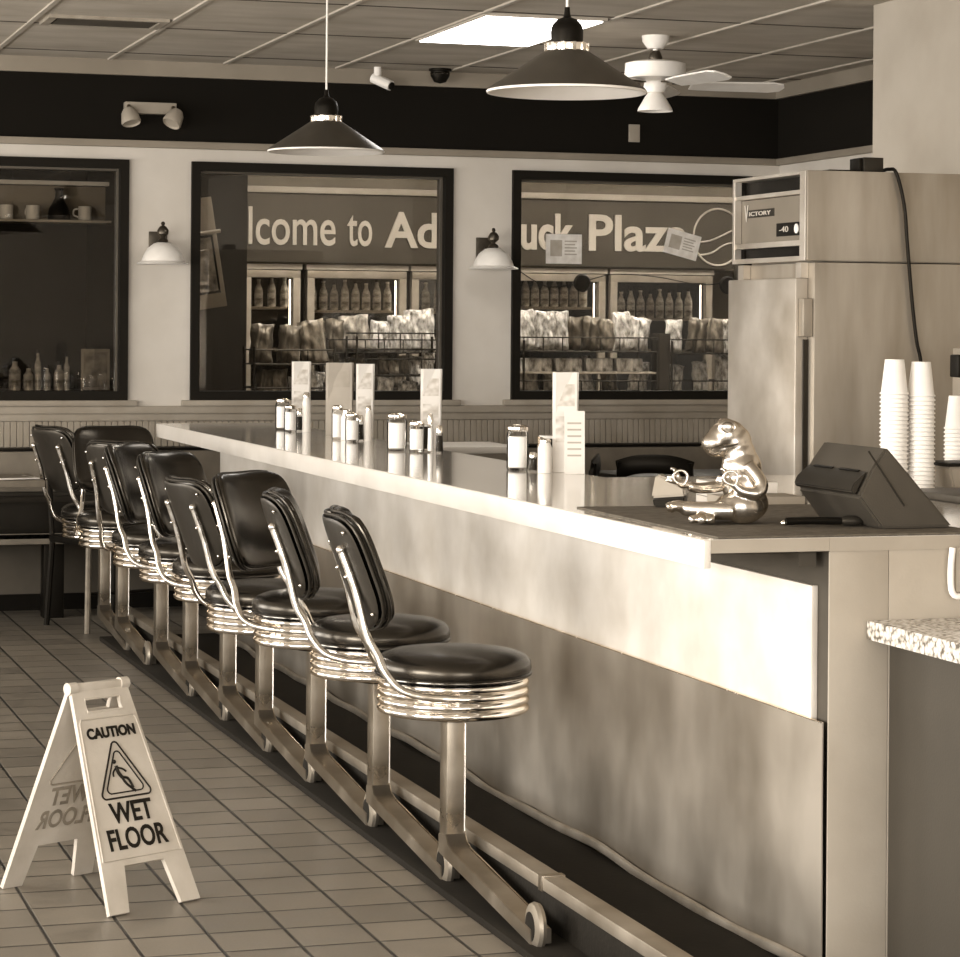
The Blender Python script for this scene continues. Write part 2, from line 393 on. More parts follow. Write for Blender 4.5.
cooler(6.75,7.60,'wide glass door cooler at the right of the right-hand window',(.6,1.1,1.42,1.66))
def bottle_mesh(h,r):
    b=nb(); lathe(b,[(0,0),(r*.9,0),(r,.01),(r,h*.55),(r*.85,h*.66),(r*.42,h*.82),(r*.38,h*.93),(0,h*.93)],16); return b
bp_=[]
for i in range(6):
    t=thing('drink_bottle','x','bottle',(0,0,-50)); hh=.20+.012*(i%3)
    link('bottle_body',bottle_mesh(hh,.032),'bottle_%d'%i,t); link('cap',lathe(nb(),[(0,hh*.93),(.015,hh*.93),(.015,hh),(0,hh)],12),'white_plastic' if i%2 else 'black_plastic',t)
    bp_.append(t)
index(); used=set()
def place(proto,name_set,label,loc,rz,group):
    if proto.name in name_set: return dup(proto,label,loc,rz,group)
    name_set.add(proto.name); proto['label']=label; proto.location=loc; proto.rotation_euler.z=rz; proto['group']=group; return proto
rows=[(3.99,4.28,1.72,4,'the narrow leftmost cooler'),(4.49,5.06,1.70,8,'the cooler under the word to'),(5.26,5.45,1.70,3,'the cooler cut off between the two windows'),
      (6.06,6.60,1.74,8,'the left cooler of the right window'),(6.83,7.46,1.66,9,'the right cooler of the right window'),
      (4.49,5.06,1.42,8,'second shelf of the cooler under the word to'),(6.06,6.60,1.42,7,'second shelf, left cooler of the right window')]
for x0,x1,z,n,where in rows:
    for k in range(n):
        x=x0+(x1-x0)*k/(n-1); p=bp_[(k*5+int(z*100))%6]
        place(p,used,'%s bottle from the left in %s'%(ORD[k],where),(x,SY+.20,z),0,'drink bottles on the cooler shelves')
# bags
def bag_mesh(w,h,t,seed):
    rnd=random.Random(seed); N=14; bm=nb(); F=[];Bk=[]
    ph=[rnd.uniform(0,6) for _ in range(6)]
    for s in (1,-1):
        g=[]
        for j in range(N+1):
            row=[]
            for i in range(N+1):
                a=-1+2*i/N; c=-1+2*j/N
                e=max(0,1-abs(a)**4)*max(0,1-abs(c)**3.2)
                th=t/2*e**.6
                wr=.12*t*math.sin(5*a+3*c+ph[0])*math.sin(4*c-2*a+ph[1])+.08*t*math.sin(11*a+ph[2])*(abs(c)**2)
                x=a*w/2*(1-.07*(1-c*c)); z=h/2+c*h/2
                row.append(bm.verts.new((x+.003*math.sin(6*c+ph[3])*abs(a),-s*(th)+wr*(1 if e>0.02 else .3),z+.003*math.sin(5*a+ph[4])*abs(c))))
            g.append(row)
        for j in range(N):
            for i in range(N):
                q=(g[j][i],g[j][i+1],g[j+1][i+1],g[j+1][i])
                bm.faces.new(q if s>0 else q[::-1])
    bmesh.ops.remove_doubles(bm,verts=bm.verts,dist=.0006)
    return bm
bags=[]
for i in range(6):
    o=link('snack_bag',bag_mesh(.125+.02*(i%3),.20+.03*(i%2),.075,i),'bag_%d'%i,None,loc=(0,0,-60)); tag(o,'x','bag'); bags.append(o)
index(); bu=set()
def bagrow(x0,x1,y,z,n,where,seed,lean=0,sc=1.0,group='snack bags on the shop racks'):
    rnd=random.Random(seed)
    for k in range(n):
        x=x0+(x1-x0)*k/max(1,n-1)+rnd.uniform(-.01,.01); i=rnd.randrange(6)
        o=place(bags[i],bu,'%s bag from the left %s'%(ORD[k],where),(x,y+rnd.uniform(-.015,.015),z),rnd.uniform(-.25,.25),group)
        o.rotation_euler.x=lean+rnd.uniform(-.06,.06); o.rotation_euler.y=rnd.uniform(-.16,.16); s=sc*rnd.uniform(.86,1.14); o.scale=(s,s,s)
# wire racks and shelves in the shop, in front of the coolers
def wire_rack(x0,x1,y0,y1,zs,label,top,back=True,dz=.09):
    t=thing('wire_rack',label,'rack',(x0,y0,0)); w=x1-x0; d=y1-y0
    b=nb()
    for px in (0,w):
        for py in (0,d): cyl(b,(px,py,0),(px,py,top),.008,8)
    link('uprights',b,'wire_black',t)
    for z in zs:
        b=nb()
        for zz in (z,z+dz):
            cyl(b,(0,0,zz),(w,0,zz),.005,6); cyl(b,(0,d,zz),(w,d,zz),.005,6); cyl(b,(0,0,zz),(0,d,zz),.005,6); cyl(b,(w,0,zz),(w,d,zz),.005,6)
        n=max(3,int(w/.13))
        for k in range(n+1):
            cyl(b,(w*k/n,0,z),(w*k/n,0,z+dz),.004,6); cyl(b,(w*k/n,0,z),(w*k/n,d,z),.004,6)
        link('wire_shelf',b,'wire_black',t)
        link('shelf_liner',box(nb(),.01,w-.01,.01,d-.01,z-.006,z-.001),'cooler_dark',t,smooth=False)
    return t
wire_rack(3.50,4.02,15.7,16.0,(.62,.86,1.10,1.34),'black wire rack at the left of the middle window',1.45)
bagrow(3.58,3.94,15.85,1.345,3,'on the top shelf of the left wire rack',1,sc=1.15)
bagrow(3.58,3.94,15.85,1.105,4,'on the second shelf of the left wire rack',2,sc=.9)
bagrow(3.58,3.94,15.85,.865,3,'on the third shelf of the left wire rack',22,sc=.85)
wire_rack(4.06,4.62,15.3,15.55,(.62,.84,1.06,1.28,1.44),'black wire rack standing at the right of the middle window',1.52,dz=.10)
bagrow(4.13,4.55,15.42,1.065,4,'on the third shelf, rack at right of middle window',3,sc=.8)
bagrow(4.13,4.55,15.42,1.285,4,'on the upper shelf, rack at right of middle window',4,sc=.62)
bagrow(4.13,4.55,15.42,.845,4,'on the low shelf, rack at right of middle window',5,sc=.85)
wire_rack(4.30,5.25,17.0,17.3,(.9,1.15,1.40),'long low black wire rack in front of the middle cooler',1.50)
bagrow(4.38,5.18,17.15,1.405,6,'on top of the long rack before the coolers',6,sc=1.15)
bagrow(4.38,5.18,17.15,1.155,6,'on the second shelf of the long rack before the coolers',7,sc=.95)
wire_rack(5.22,6.14,15.5,15.85,(.95,1.15,1.43),'black wire rack at the left of the right-hand window',1.50)
bagrow(5.30,6.06,15.67,1.435,8,'on the top shelf, left rack of the right window',8,sc=1.0)
bagrow(5.30,6.06,15.67,1.155,5,'on the lowest shelf, left rack of the right window',9,sc=.95)
wire_rack(6.24,6.98,15.5,15.85,(.95,1.15,1.42),'black wire rack at the right of the right-hand window',1.50)
bagrow(6.32,6.90,15.67,1.425,5,'on the top shelf, right rack of the right window',10,sc=1.0)
bagrow(6.32,6.90,15.67,1.155,4,'on the lowest shelf, right rack of the right window',11,sc=1.05)
tag(link('support_post',box(nb(),6.15,6.23,15.5,15.62,0,1.55,.004),'cooler_dark'),'tall dark post standing between the two racks of the right-hand window','post')
for k in range(4):
    o=link('snack_carton',box(nb(),-.09,.09,-.10,.10,0,.085,.004),'bag_3',loc=(5.34+.21*k,15.66,1.30)); tag(o,'%s pale carton from the left under the top bags of the right window'%ORD[k],'carton','cartons on the wire rack shelf')
tag(link('carton_shelf',box(nb(),5.22,6.14,15.52,15.84,1.285,1.299,.002),'store_white'),'pale flat shelf carrying the row of cartons behind the right-hand window','shelf')
# strings and black discs hanging inside the right-hand window
gl=thing('ornament_string','thin dark string of round black discs hung across the right-hand window','garland',(4.76,YW+.13,1.85))
link('string',tube(nb(),[(0,0,.09),(.2,0,-.02),(.40,0,.0),(.62,0,.055),(.90,0,.045),(1.2,0,.0),(1.44,0,.03)],.0035,6),'wire_black',gl)
for x,z in ((.43,.002),(1.37,-.0)):
    link('disc',lathe(nb(),[(0,-.012),(.045,-.012),(.055,0),(.045,.012),(0,.012)],24,mx=Matrix.Translation((x,0.0,z))@Matrix.Rotation(PI/2,4,'X')),'black_plastic',gl)
# papers taped on the glass
def note(x,z,w,h,rot,label):
    t=thing('taped_note',label,'paper',(x,YW+.0525,z)); t.rotation_euler.y=rot
    link('sheet',box(nb(),-w/2,w/2,-.001,.001,-h/2,h/2),'note_paper',t,smooth=False)
    link('printed_block',box(nb(),-w*.38,-w*.05,-.0022,-.0012,-h*.25,h*.30),'print_grey',t,smooth=False)
    for k in range(5): link('printed_line',box(nb(),w*.02,w*(.36-.05*(k%2)),-.0022,-.0012,-h*.2+h*.11*k,-h*.2+h*.11*k+h*.045),'print_grey',t,smooth=False)
note(5.045,2.05,.225,.175,0,'square paper notice taped under the letters uck')
note(5.80,2.09,.22,.15,R(14),'tilted paper notice taped over the end of the word Plaza')
# left-hand window: glassware shelf, bottles and card modelled in place of reflections
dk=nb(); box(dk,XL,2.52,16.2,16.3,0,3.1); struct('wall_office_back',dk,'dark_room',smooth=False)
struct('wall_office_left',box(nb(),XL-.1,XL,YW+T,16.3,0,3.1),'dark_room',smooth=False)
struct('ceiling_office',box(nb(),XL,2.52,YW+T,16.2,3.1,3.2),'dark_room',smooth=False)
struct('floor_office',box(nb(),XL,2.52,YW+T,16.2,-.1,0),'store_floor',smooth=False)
t=thing('reflected_shelf','long pale shelf standing in for a reflection across the top of the left-hand window','shelf',(1.0,15.25,2.185))
link('board',box(nb(),0,1.5,-.12,.12,0,.015,.002),'store_white',t); link('lamp_strip',box(nb(),0,1.5,-.03,.03,.225,.25,.003),'shade_white',t); link('back_plate',box(nb(),0,1.5,.11,.12,.016,.225),'store_wall',t,smooth=False)
for k in range(9):
    x=1.12+k*.155; big=k in (2,4,7)
    if big:
        o=link('reflected_carafe',lathe(nb(),[(0,0),(.065,0),(.07,.02),(.06,.07),(.025,.13),(.022,.17),(.03,.19),(.02,.19),(.018,.135),(.055,.07),(.06,.02),(0,.015)],20),'glass_shade' if k!=7 else 'black_plastic',loc=(x,15.25,2.202))
        tag(o,'%s flared carafe on the shelf standing in for reflections, left window'%{2:'leftmost',4:'middle pale',7:'dark'}[k],'carafe')
    else:
        t=thing('reflected_mug','%s small mug from the left on the shelf standing in for reflections'%ORD[k-(k>2)-(k>4)-(k>7)],'mug',(x,15.25,2.202),R(20*k),'small mugs standing in for window reflections')
        link('mug_body',lathe(nb(),[(0,0),(.036,0),(.04,.01),(.04,.085),(.036,.085),(.036,.01),(0,.008)],18),'white_plastic',t); link('handle',tube(nb(),[(.038,0,.07),(.065,0,.065),(.068,0,.035),(.038,0,.02)],.005,8),'white_plastic',t)
ctb=box(nb(),1.0,2.5,15.0,15.5,1.10,1.19,.006); box(ctb,1.1,1.18,15.1,15.4,0,1.10); box(ctb,2.3,2.38,15.1,15.4,0,1.10)
tag(link('console_table',ctb,'table_black'),'black table top just inside the left-hand window','table')
for k,(x,h,r) in enumerate(((1.94,.17,.036),(2.02,.13,.03),(2.075,.22,.02),(2.13,.13,.022),(2.20,.15,.03),(2.245,.20,.018))):
    o=thing('reflected_bottle','%s dim bottle from the left, standing in for reflections in the left-hand window'%ORD[k],'bottle',(x,15.16,1.1905),0,'dim bottles standing in for reflections in the left-hand window')
    link('bottle_body',lathe(nb(),[(0,0),(r,0),(r,h*.7),(r*.5,h*.85),(r*.45,h),(0,h)],16),'bottle_0',o); link('cap',lathe(nb(),[(0,h),(r*.5,h),(r*.4,h+.02),(0,h+.02)],12),'black_plastic',o)
t=thing('reflected_card','small framed card standing in for a reflection in the left-hand window','picture',(2.41,15.13,1.192))
link('frame',box(nb(),-.085,.085,-.008,.008,0,.245,.003),'rail_paint',t); link('print',box(nb(),-.07,.07,-.011,-.008,.018,.225),'picture',t,smooth=False); link('stand',box(nb(),-.015,.015,.008,.07,0,.12),'frame_black',t)
# leaning framed board modelled in place of a reflection, left of the middle window
t=thing('reflected_board','tilted dark framed board standing in for a reflection, left edge of the middle window','poster',(3.03,15.0,1.98)); t.rotation_euler=(0,R(-9),0)
link('frame',box(nb(),-.12,.10,-.01,.01,-.30,.36,.004),'store_wall',t); link('print',box(nb(),-.075,.06,-.014,-.010,-.20,.12),'picture',t,smooth=False)
link('dark_border',box(nb(),-.088,.073,-.012,-.010,-.215,.135),'frame_black',t,smooth=False); link('curtain_arm',cyl(nb(),(-.14,-.03,.15),(.12,-.03,.15),.012,10),'store_white',t)
# shop ceiling lamps out of view; near row added to light the bag fronts
for i,(x,y) in enumerate(((4.4,16.6),(6.6,16.6),(8.2,16.6),(4.2,14.95),(6.2,14.95))):
    t=thing('unseen_shop_light','shop ceiling light panel, %s, beyond the windows'%('far row left','far row middle','far row right','added near row left','added near row right')[i],'ceiling light',(x,y,3.1),0,'shop ceiling lights')
    link('housing',box(nb(),-.62,.62,-.17,.17,-.05,0,.004),'white_plastic',t); link('diffuser',box(nb(),-.58,.58,-.14,.14,-.056,-.051),'store_lamp',t,smooth=False)

# ---------------------------------------------------------------- ceiling things
t=thing('ceiling_light','bright square ceiling light panel between the two pendants','ceiling light',(3.93,11.95,CZ))
link('frame',box(nb(),-.31,.31,-.58,.58,-.016,0,.003),'grid_metal',t); link('diffuser',box(nb(),-.29,.29,-.56,.56,-.022,-.0165),'troffer',t,smooth=False)
t=thing('ceiling_vent','rectangular louvred air vent in the ceiling at upper left','vent',(2.0,12.36,CZ))
link('frame',box(box(box(box(nb(),-.29,.29,-.17,-.14,-.016,0),-.29,.29,.14,.17,-.016,0),-.29,-.25,-.14,.14,-.016,0),.25,.29,-.14,.14,-.016,0),'vent',t,smooth=False)
link('backing',box(nb(),-.25,.25,-.14,.14,-.004,0),'frame_black',t,smooth=False)
for k in range(7): link('slat',box(nb(),-.24,.24,-.008,.008,-.002,.002,mx=Matrix.Translation((0,-.12+.04*k,-.010))@Matrix.Rotation(R(35),4,'X')),'recess_dark',t,smooth=False)
def pendant(label,x,y,zr):
    t=thing('pendant_lamp',label,'pendant lamp',(x,y,zr),0,'pendant lamps over the counter'); r=.245
    b=lathe(nb(),[(.06,.128),(r,.006),(r+.004,.0),(r,-.003),(r-.006,.001),(.055,.122)],48); link('shade',b,'shade_dark',t)
    link('shade_lining',lathe(nb(),[(.054,.118),(r-.010,.0005),(r-.007,-.0035),(r+.003,-.0045),(r+.0045,-.001),(r+.006,-.002),(r+.004,-.008),(r-.010,-.009),(.052,.112)],48),'shade_white',t)
    link('collar',lathe(nb(),[(0,.118),(.064,.118),(.066,.124),(.066,.146),(.060,.150),(0,.150)],32),'chrome',t)
    for k in range(12): link('collar_rib',box(nb(),.0655,.070,-.006,.006,.121,.147,mx=Matrix.Rotation(2*PI*k/12,4,'Z')),'chrome_worn',t)
    link('cap',lathe(nb(),[(0,.15),(.050,.15),(.051,.185),(.046,.205),(.03,.222),(.014,.228),(.010,.236),(.008,.26),(0,.262)],32),'black_plastic',t)
    link('cord',cyl(nb(),(0,0,.26),(0,0,CZ-zr-.03),.0045,10),'white_plastic',t)
    link('canopy',lathe(nb(),[(0,CZ-zr),(.05,CZ-zr),(.05,CZ-zr-.01),(.02,CZ-zr-.035),(0,CZ-zr-.035)],24),'white_plastic',t)
    ell(b:=nb(),(0,0,.055),(.032,.032,.042)); link('bulb',b,'bulb',t)
    return t
pendant('dark metal cone pendant lamp hanging left, above the middle window',2.67,10.6,2.336)
pendant('larger looking dark cone pendant lamp hanging beside the ceiling fan',2.66,7.5,2.326)
# fan
t=thing('ceiling_fan','white ceiling fan with spread blades and a lamp cup, right of the near pendant','ceiling fan',(4.73,12.0,0))
link('canopy',lathe(nb(),[(0,CZ),(.07,CZ),(.066,CZ-.03),(.04,CZ-.065),(0,CZ-.066)],28),'white_plastic',t)
link('downrod',cyl(nb(),(0,0,2.93),(0,0,CZ-.06),.014,12),'white_plastic',t); link('coupling',lathe(nb(),[(0,2.93),(.032,2.93),(.036,2.95),(.022,2.985),(0,2.985)],16),'bronze',t)
link('motor',lathe(nb(),[(0,2.93),(.12,2.93),(.152,2.92),(.156,2.86),(.15,2.845),(.09,2.83),(0,2.83)],40),'white_plastic',t)
link('switch_cup',lathe(nb(),[(0,2.83),(.055,2.83),(.06,2.80),(.05,2.775),(0,2.77)],24),'white_plastic',t)
link('lamp_cup',lathe(nb(),[(.035,2.775),(.05,2.755),(.085,2.695),(.09,2.68),(.08,2.69),(.04,2.75),(0,2.76)],28),'glass_shade',t)
for k in range(5):
    a=R(-17.6+8+72*k); mx=Matrix.Rotation(a,4,'Z')
    link('blade_arm',box(nb(),.09,.22,-.02,.02,2.818,2.826,.002,mx=mx),'bronze',t)
    poly=[(.18,-.05),(.3,-.062),(.6,-.07),(.655,-.05),(.67,0),(.655,.05),(.6,.07),(.3,.062),(.18,.05)]
    link('blade',prism(nb(),poly,'z',-.004,.004,.002,mx=mx@Matrix.Translation((0,0,2.812))@Matrix.Rotation(R(-14),4,'X')),'white_plastic',t)
# emergency light
t=thing('emergency_light','white twin-head emergency light on the black band at left','emergency light',(2.55,YW-.02,2.79))
link('housing',box(nb(),-.145,.145,-.06,0,-.03,.035,.006),'outlet',t)
for s,rx in ((-1,-8),(1,28)):
    mx=Matrix.Translation((s*.125,-.10,-.05))@Matrix.Rotation(R(-20),4,'X')@Matrix.Rotation(R(rx),4,'Y')
    h=link('lamp_head',lathe(nb(),[(0,.045),(.03,.045),(.045,.02),(.055,-.035),(.05,-.045),(.045,-.035),(0,-.03)],20,mx=mx),'outlet',t)
    link('bracket',cyl(nb(),(s*.125,-.03,.02),(s*.125,-.10,-.01),.012,10),'bronze',t)
tag(link('wall_plate',box(nb(),5.42,5.49,YW-.032,YW-.02,2.69,2.795,.004),'outlet'),'small pale blank plate high on the black band above the right-hand window','wall plate')
t=thing('security_camera','small white bullet security camera under the ceiling left of the dome camera','camera',(3.83,14.02,CZ))
link('mount',cyl(nb(),(0,0,-.05),(0,0,0),.022,12),'white_plastic',t)
cyl(b:=nb(),(-.02,.02,-.06),(.06,-.07,-.11),.03,16); link('camera_body',b,'white_plastic',t); link('lens',cyl(nb(),(.058,-.068,-.109),(.066,-.077,-.114),.022,14),'black_plastic',t)
t=thing('dome_camera','black dome security camera under the ceiling beside the white bullet camera','camera',(4.19,13.98,CZ))
link('dome',lathe(nb(),[(0,-.085),(.035,-.075),(.055,-.04),(.055,-.015),(.065,-.012),(.065,0),(0,0)],24),'black_plastic',t); link('light_ring',lathe(nb(),[(.056,-.032),(.060,-.028),(.056,-.024)],24),'chrome',t)

# wall sconces
def sconce(x,label):
    t=thing('wall_sconce',label,'wall lamp',(x,YW,1.922),0,'bell glass wall sconces'); y=-.20
    link('back_plate',box(nb(),-.045,.06,-.014,0,.03,.185,.005),'bronze',t)
    link('arm',tube(nb(),[(0,-.01,.12),(0,-.07,.11),(0,-.15,.13),(0,y,.145)],.008,10),'bronze',t)
    link('finial',lathe(nb(),[(0,.235),(.008,.232),(.012,.22),(.007,.212),(.02,.205),(.032,.185),(.030,.165),(.014,.152),(.012,.145),(.026,.135),(.03,.125),(.022,.115),(0,.11)],24,c=(0,y,0)),'bronze',t)
    link('glass_bell',lathe(nb(),[(.028,.118),(.05,.112),(.085,.085),(.108,.045),(.118,.015),(.142,.004),(.146,0),(.14,-.004),(.112,.008),(.10,.042),(.078,.078),(.045,.104),(.02,.108)],40,c=(0,y,0)),'glass_shade',t)
sconce(2.60,'bell shaped white glass wall sconce between the left and middle windows')
sconce(4.525,'bell shaped white glass wall sconce between the middle and right-hand windows')

# ---------------------------------------------------------------- booth bench along the back wall, tables and chairs
t=thing('wall_bench','long upholstered bench along the back wall under the windows','bench',(0,YW,0))
link('backrest',box(nb(),-.6,6.2,-.12,-.015,.66,.885,.015),'booth',t); link('piping',box(nb(),-.6,6.2,-.125,-.02,.885,.90,.004),'black_plastic',t)
link('seat',box(nb(),-.6,6.2,-.55,-.10,.465,.64,.03),'booth_dark',t); link('front_rail',box(nb(),-.6,6.2,-.56,-.50,.41,.468,.006),'booth_front',t)
for x in (.2,1.98,3.6,5.2):
    link('pedestal',box(nb(),x-.055,x+.055,-.42,-.30,.0,.44,.004),'black_plastic',t)
link('base_board',box(nb(),-.6,6.2,-.56,-.10,.44,.464),'booth_dark',t,smooth=False)
def table(name,label,x,y,z,w,d,top,leg):
    t=thing(name,label,'table',(x,y,0)); link('tabletop',box(nb(),-w/2,w/2,-d/2,d/2,z-.035,z,.006),top,t); link('pedestal',cyl(nb(),(0,0,.03),(0,0,z-.03),.035,16),leg,t)
    link('foot',lathe(nb(),[(0,0),(.24,0),(.24,.012),(.06,.035),(0,.035)],28),leg,t); return t
table('dining_table','square dark dining table beside the bench at far left',1.35,13.15,.80,.90,.60,'booth','table_black')
m=thing('menu','white edged open menu lying on the dining table at far left','menu',(1.66,13.05,.8012),R(12))
link('cover',box(nb(),-.13,.10,-.13,.13,0,.006,.001),'paper',m); link('page',box(nb(),-.11,.08,-.10,.10,.0062,.008),'booth',m,smooth=False)
table('dining_table','white topped dining table beyond the counter under the middle sconce',3.82,12.55,.98,.62,.55,'table_white','table_black')
table('dining_table','dark low dining table beyond the counter behind the frog',5.25,12.9,.80,.85,.6,'table_black','table_black')
def chair(label,x,y,rz,seat='table_black'):
    t=thing('dining_chair',label,'chair',(x,y,0),rz)
    link('seat',box(nb(),-.21,.21,-.21,.21,.44,.48,.015),seat,t)
    for sx in (-1,1):
        link('leg',tube(nb(),[(sx*.19,.19,.44),(sx*.215,.225,0)],.016,8,1),'wood_leg' if sx>0 else 'table_black',t)
        link('leg',tube(nb(),[(sx*.19,-.2,.44),(sx*.2,-.24,0)],.016,8,1),'table_black',t)
        link('back_post',tube(nb(),[(sx*.19,-.2,.44),(sx*.195,-.22,.7),(sx*.18,-.25,.90)],.014,8),'table_black',t)
    b=nb(); tube(b,[(-.19,-.245,.86),(-.08,-.27,.89),(.08,-.27,.89),(.19,-.245,.86)],.03,8,flat=(.4,1.6)); link('backrest',b,'table_black',t)
    link('stretcher',cyl(nb(),(-.2,.21,.2),(.2,.21,.2),.009,8),'table_black',t); return t
chair('black dining chair whose splayed legs show under the farthest stool',2.17,13.32,R(200))
chair('black chair tucked at the white topped table, left of the sugar jar',3.72,12.05,R(8))
chair('black chair at the right of the white topped table',4.28,12.35,R(70))
chair('black chair beyond the counter just left of the frog',4.92,12.35,R(-30))
chair('black chair half hidden behind the counter near the frog figure',5.60,12.15,R(10))

# ---------------------------------------------------------------- counter
CT=1.087; X0=2.345; XP=2.665; YE=5.60; YF=12.74
ct=thing('diner_counter','long pale laminate diner counter with steel kick panel running away from the camera','counter',(0,0,0))
poly=[(X0,YE),(4.35,YE),(4.35,8.0),(2.985,8.0),(2.985,YF),(X0,YF)]
link('countertop',prism(nb(),poly,'z',CT-.032,CT,.002),'counter_top',ct)
link('front_edge',box(nb(),X0-.006,X0+.012,YE-.003,YF,CT-.068,CT-.001,.002),'counter_edge',ct)
link('end_edge',box(nb(),X0+.0122,XP,YE-.003,YE+.02,CT-.034,CT-.0325,.0),'gable',ct)
link('end_edge',box(nb(),X0+.0122,XP,YE-.003,YE-.0002,CT-.034,CT-.001,.0),'gable',ct)
link('upper_panel',box(nb(),XP-.004,XP+.012,YE+.085,YF-.03,.635,.962,.001),'cream_panel',ct)
link('recess_back',box(nb(),XP+.013,XP+.03,YE+.007,YF-.03,.0,CT-.033),'recess_dark',ct,smooth=False)  # dark colour imitates the shade in the recess under the counter
# steel panel, gently wavy
b=nb(); n=60; m=10; g=[]
for i in range(n+1):
    y=YE+.008+(YF-.05-YE)*i/n; row=[]
    for j in range(m+1):
        z=.035+(.64-.035)*j/m
        row.append(b.verts.new((XP-.008-.0035*math.sin(y*5.3+z*2)*math.sin(z*4)-.002*math.sin(y*11+z*7),y,z)))
    g.append(row)
for i in range(n):
    for j in range(m): b.faces.new((g[i][j],g[i+1][j],g[i+1][j+1],g[i][j+1]))
r_=bmesh.ops.extrude_face_region(b,geom=list(b.faces)); bmesh.ops.translate(b,verts=[v for v in r_['geom'] if isinstance(v,bmesh.types.BMVert)],vec=(-.003,0,0)); bmesh.ops.recalc_face_normals(b,faces=b.faces)
link('steel_panel',b,'steel',ct)
link('panel_lip',box(nb(),XP-.016,XP-.006,YE+.01,YF-.05,.638,.641),'chrome_worn',ct)
b=nb(); pts=[]
for i in range(90):
    y=YE-.06+(YF-YE)*i/89; pts.append((XP-.022-.008*math.sin(y*7.1)*math.sin(y*2.3),y,.035+.007*math.sin(y*3.7)+.005*math.sin(y*9.1)))
tube(b,pts,.013,8,1,flat=(.7,1.2)); link('cove_strip',b,'steel_brushed',ct)
# end gable facing the camera
link('end_panel',box(nb(),XP+.002,2.8245,YE,YE+.006,0,CT-.033,.002),'gable',ct)
link('end_panel',box(nb(),2.8255,3.5,YE,YE+.006,0,CT-.033,.002),'gable',ct)
link('end_strip',box(nb(),XP+.0005,3.5,YE-.003,YE-.0005,CT-.034,CT-.001),'gable',ct,smooth=False)
link('bracket',prism(nb(),[(YE+.05,CT-.034),(YE+.22,CT-.034),(YE+.05,CT-.075)],'x',XP-.055,XP-.01),'recess_dark',ct,smooth=False)
link('back_panel',box(nb(),2.95,2.97,8.0,YF-.03,0,CT-.033),'gable',ct,smooth=False)
# dark step and floor mat
struct('trim_8',box(nb(),2.06,XP-.012,4.6,YF,0.0,.022,.004),'dark_step','low dark step under the counter')
# foot rail
fr=thing('foot_rail','long worn steel foot rail running behind the stool posts','foot rail',(0,0,0))
link('rail',box(nb(),2.185,2.245,4.3,13.0,.115,.150,.004),'rail_steel',fr)
link('rail_base',box(nb(),2.19,2.24,4.3,13.0,.0225,.114,.002),'black_rubber',fr)
link('joint_strap',box(nb(),2.182,2.248,6.30,6.33,.112,.153,.002),'steel_post',fr)

# ---------------------------------------------------------------- stools
def sq(a,c,w,h,n=4.2):
    m_=max(abs(a),abs(c))
    if m_<1e-6: return 0.0,0.0
    k=m_/((abs(a)**n+abs(c)**n)**(1/n)); q=1-(1-k)*m_*m_*m_
    return a*q*w/2, c*q*h/2
LEAN=math.atan(.37); PC=Vector((0,-.292,.905))
def padpt(x,z,y):   # pad local (x across, z up, y forward of its mid-surface) -> stool local
    yy=y+.055*(abs(x)/.20)**2.2
    return PC+Vector((x,yy*math.cos(LEAN)-z*math.sin(LEAN),z*math.cos(LEAN)+yy*math.sin(LEAN)))
def padmesh(w,h,t,yoff=0,N=18):
    bm=nb()
    for s in (1,-1):
        g=[]
        for j in range(N+1):
            row=[]
            for i in range(N+1):
                a=math.sin((-1+2*i/N)*PI/2); c=math.sin((-1+2*j/N)*PI/2); x,z=sq(a,c,w,h)
                e=max(0,1-max(abs(a),abs(c))**5)**.5
                row.append(bm.verts.new(padpt(x,z,yoff+s*t/2*e)))
            g.append(row)
        for j in range(N):
            for i in range(N):
                q=(g[j][i],g[j][i+1],g[j+1][i+1],g[j+1][i]); bm.faces.new(q if s<0 else q[::-1])
    bmesh.ops.remove_doubles(bm,verts=bm.verts,dist=.0004); bmesh.ops.recalc_face_normals(bm,faces=bm.faces); return bm
def outline(w,h,y,n=48):
    P=[]
    for i in range(n):
        t=2*PI*i/n; c=math.cos(t); s=math.sin(t); m_=max(abs(c),abs(s)); x,z=sq(c/m_,s/m_,w,h); P.append(padpt(x,z,y))
    return P
SG='black vinyl and chrome swivel stools fixed along the counter'
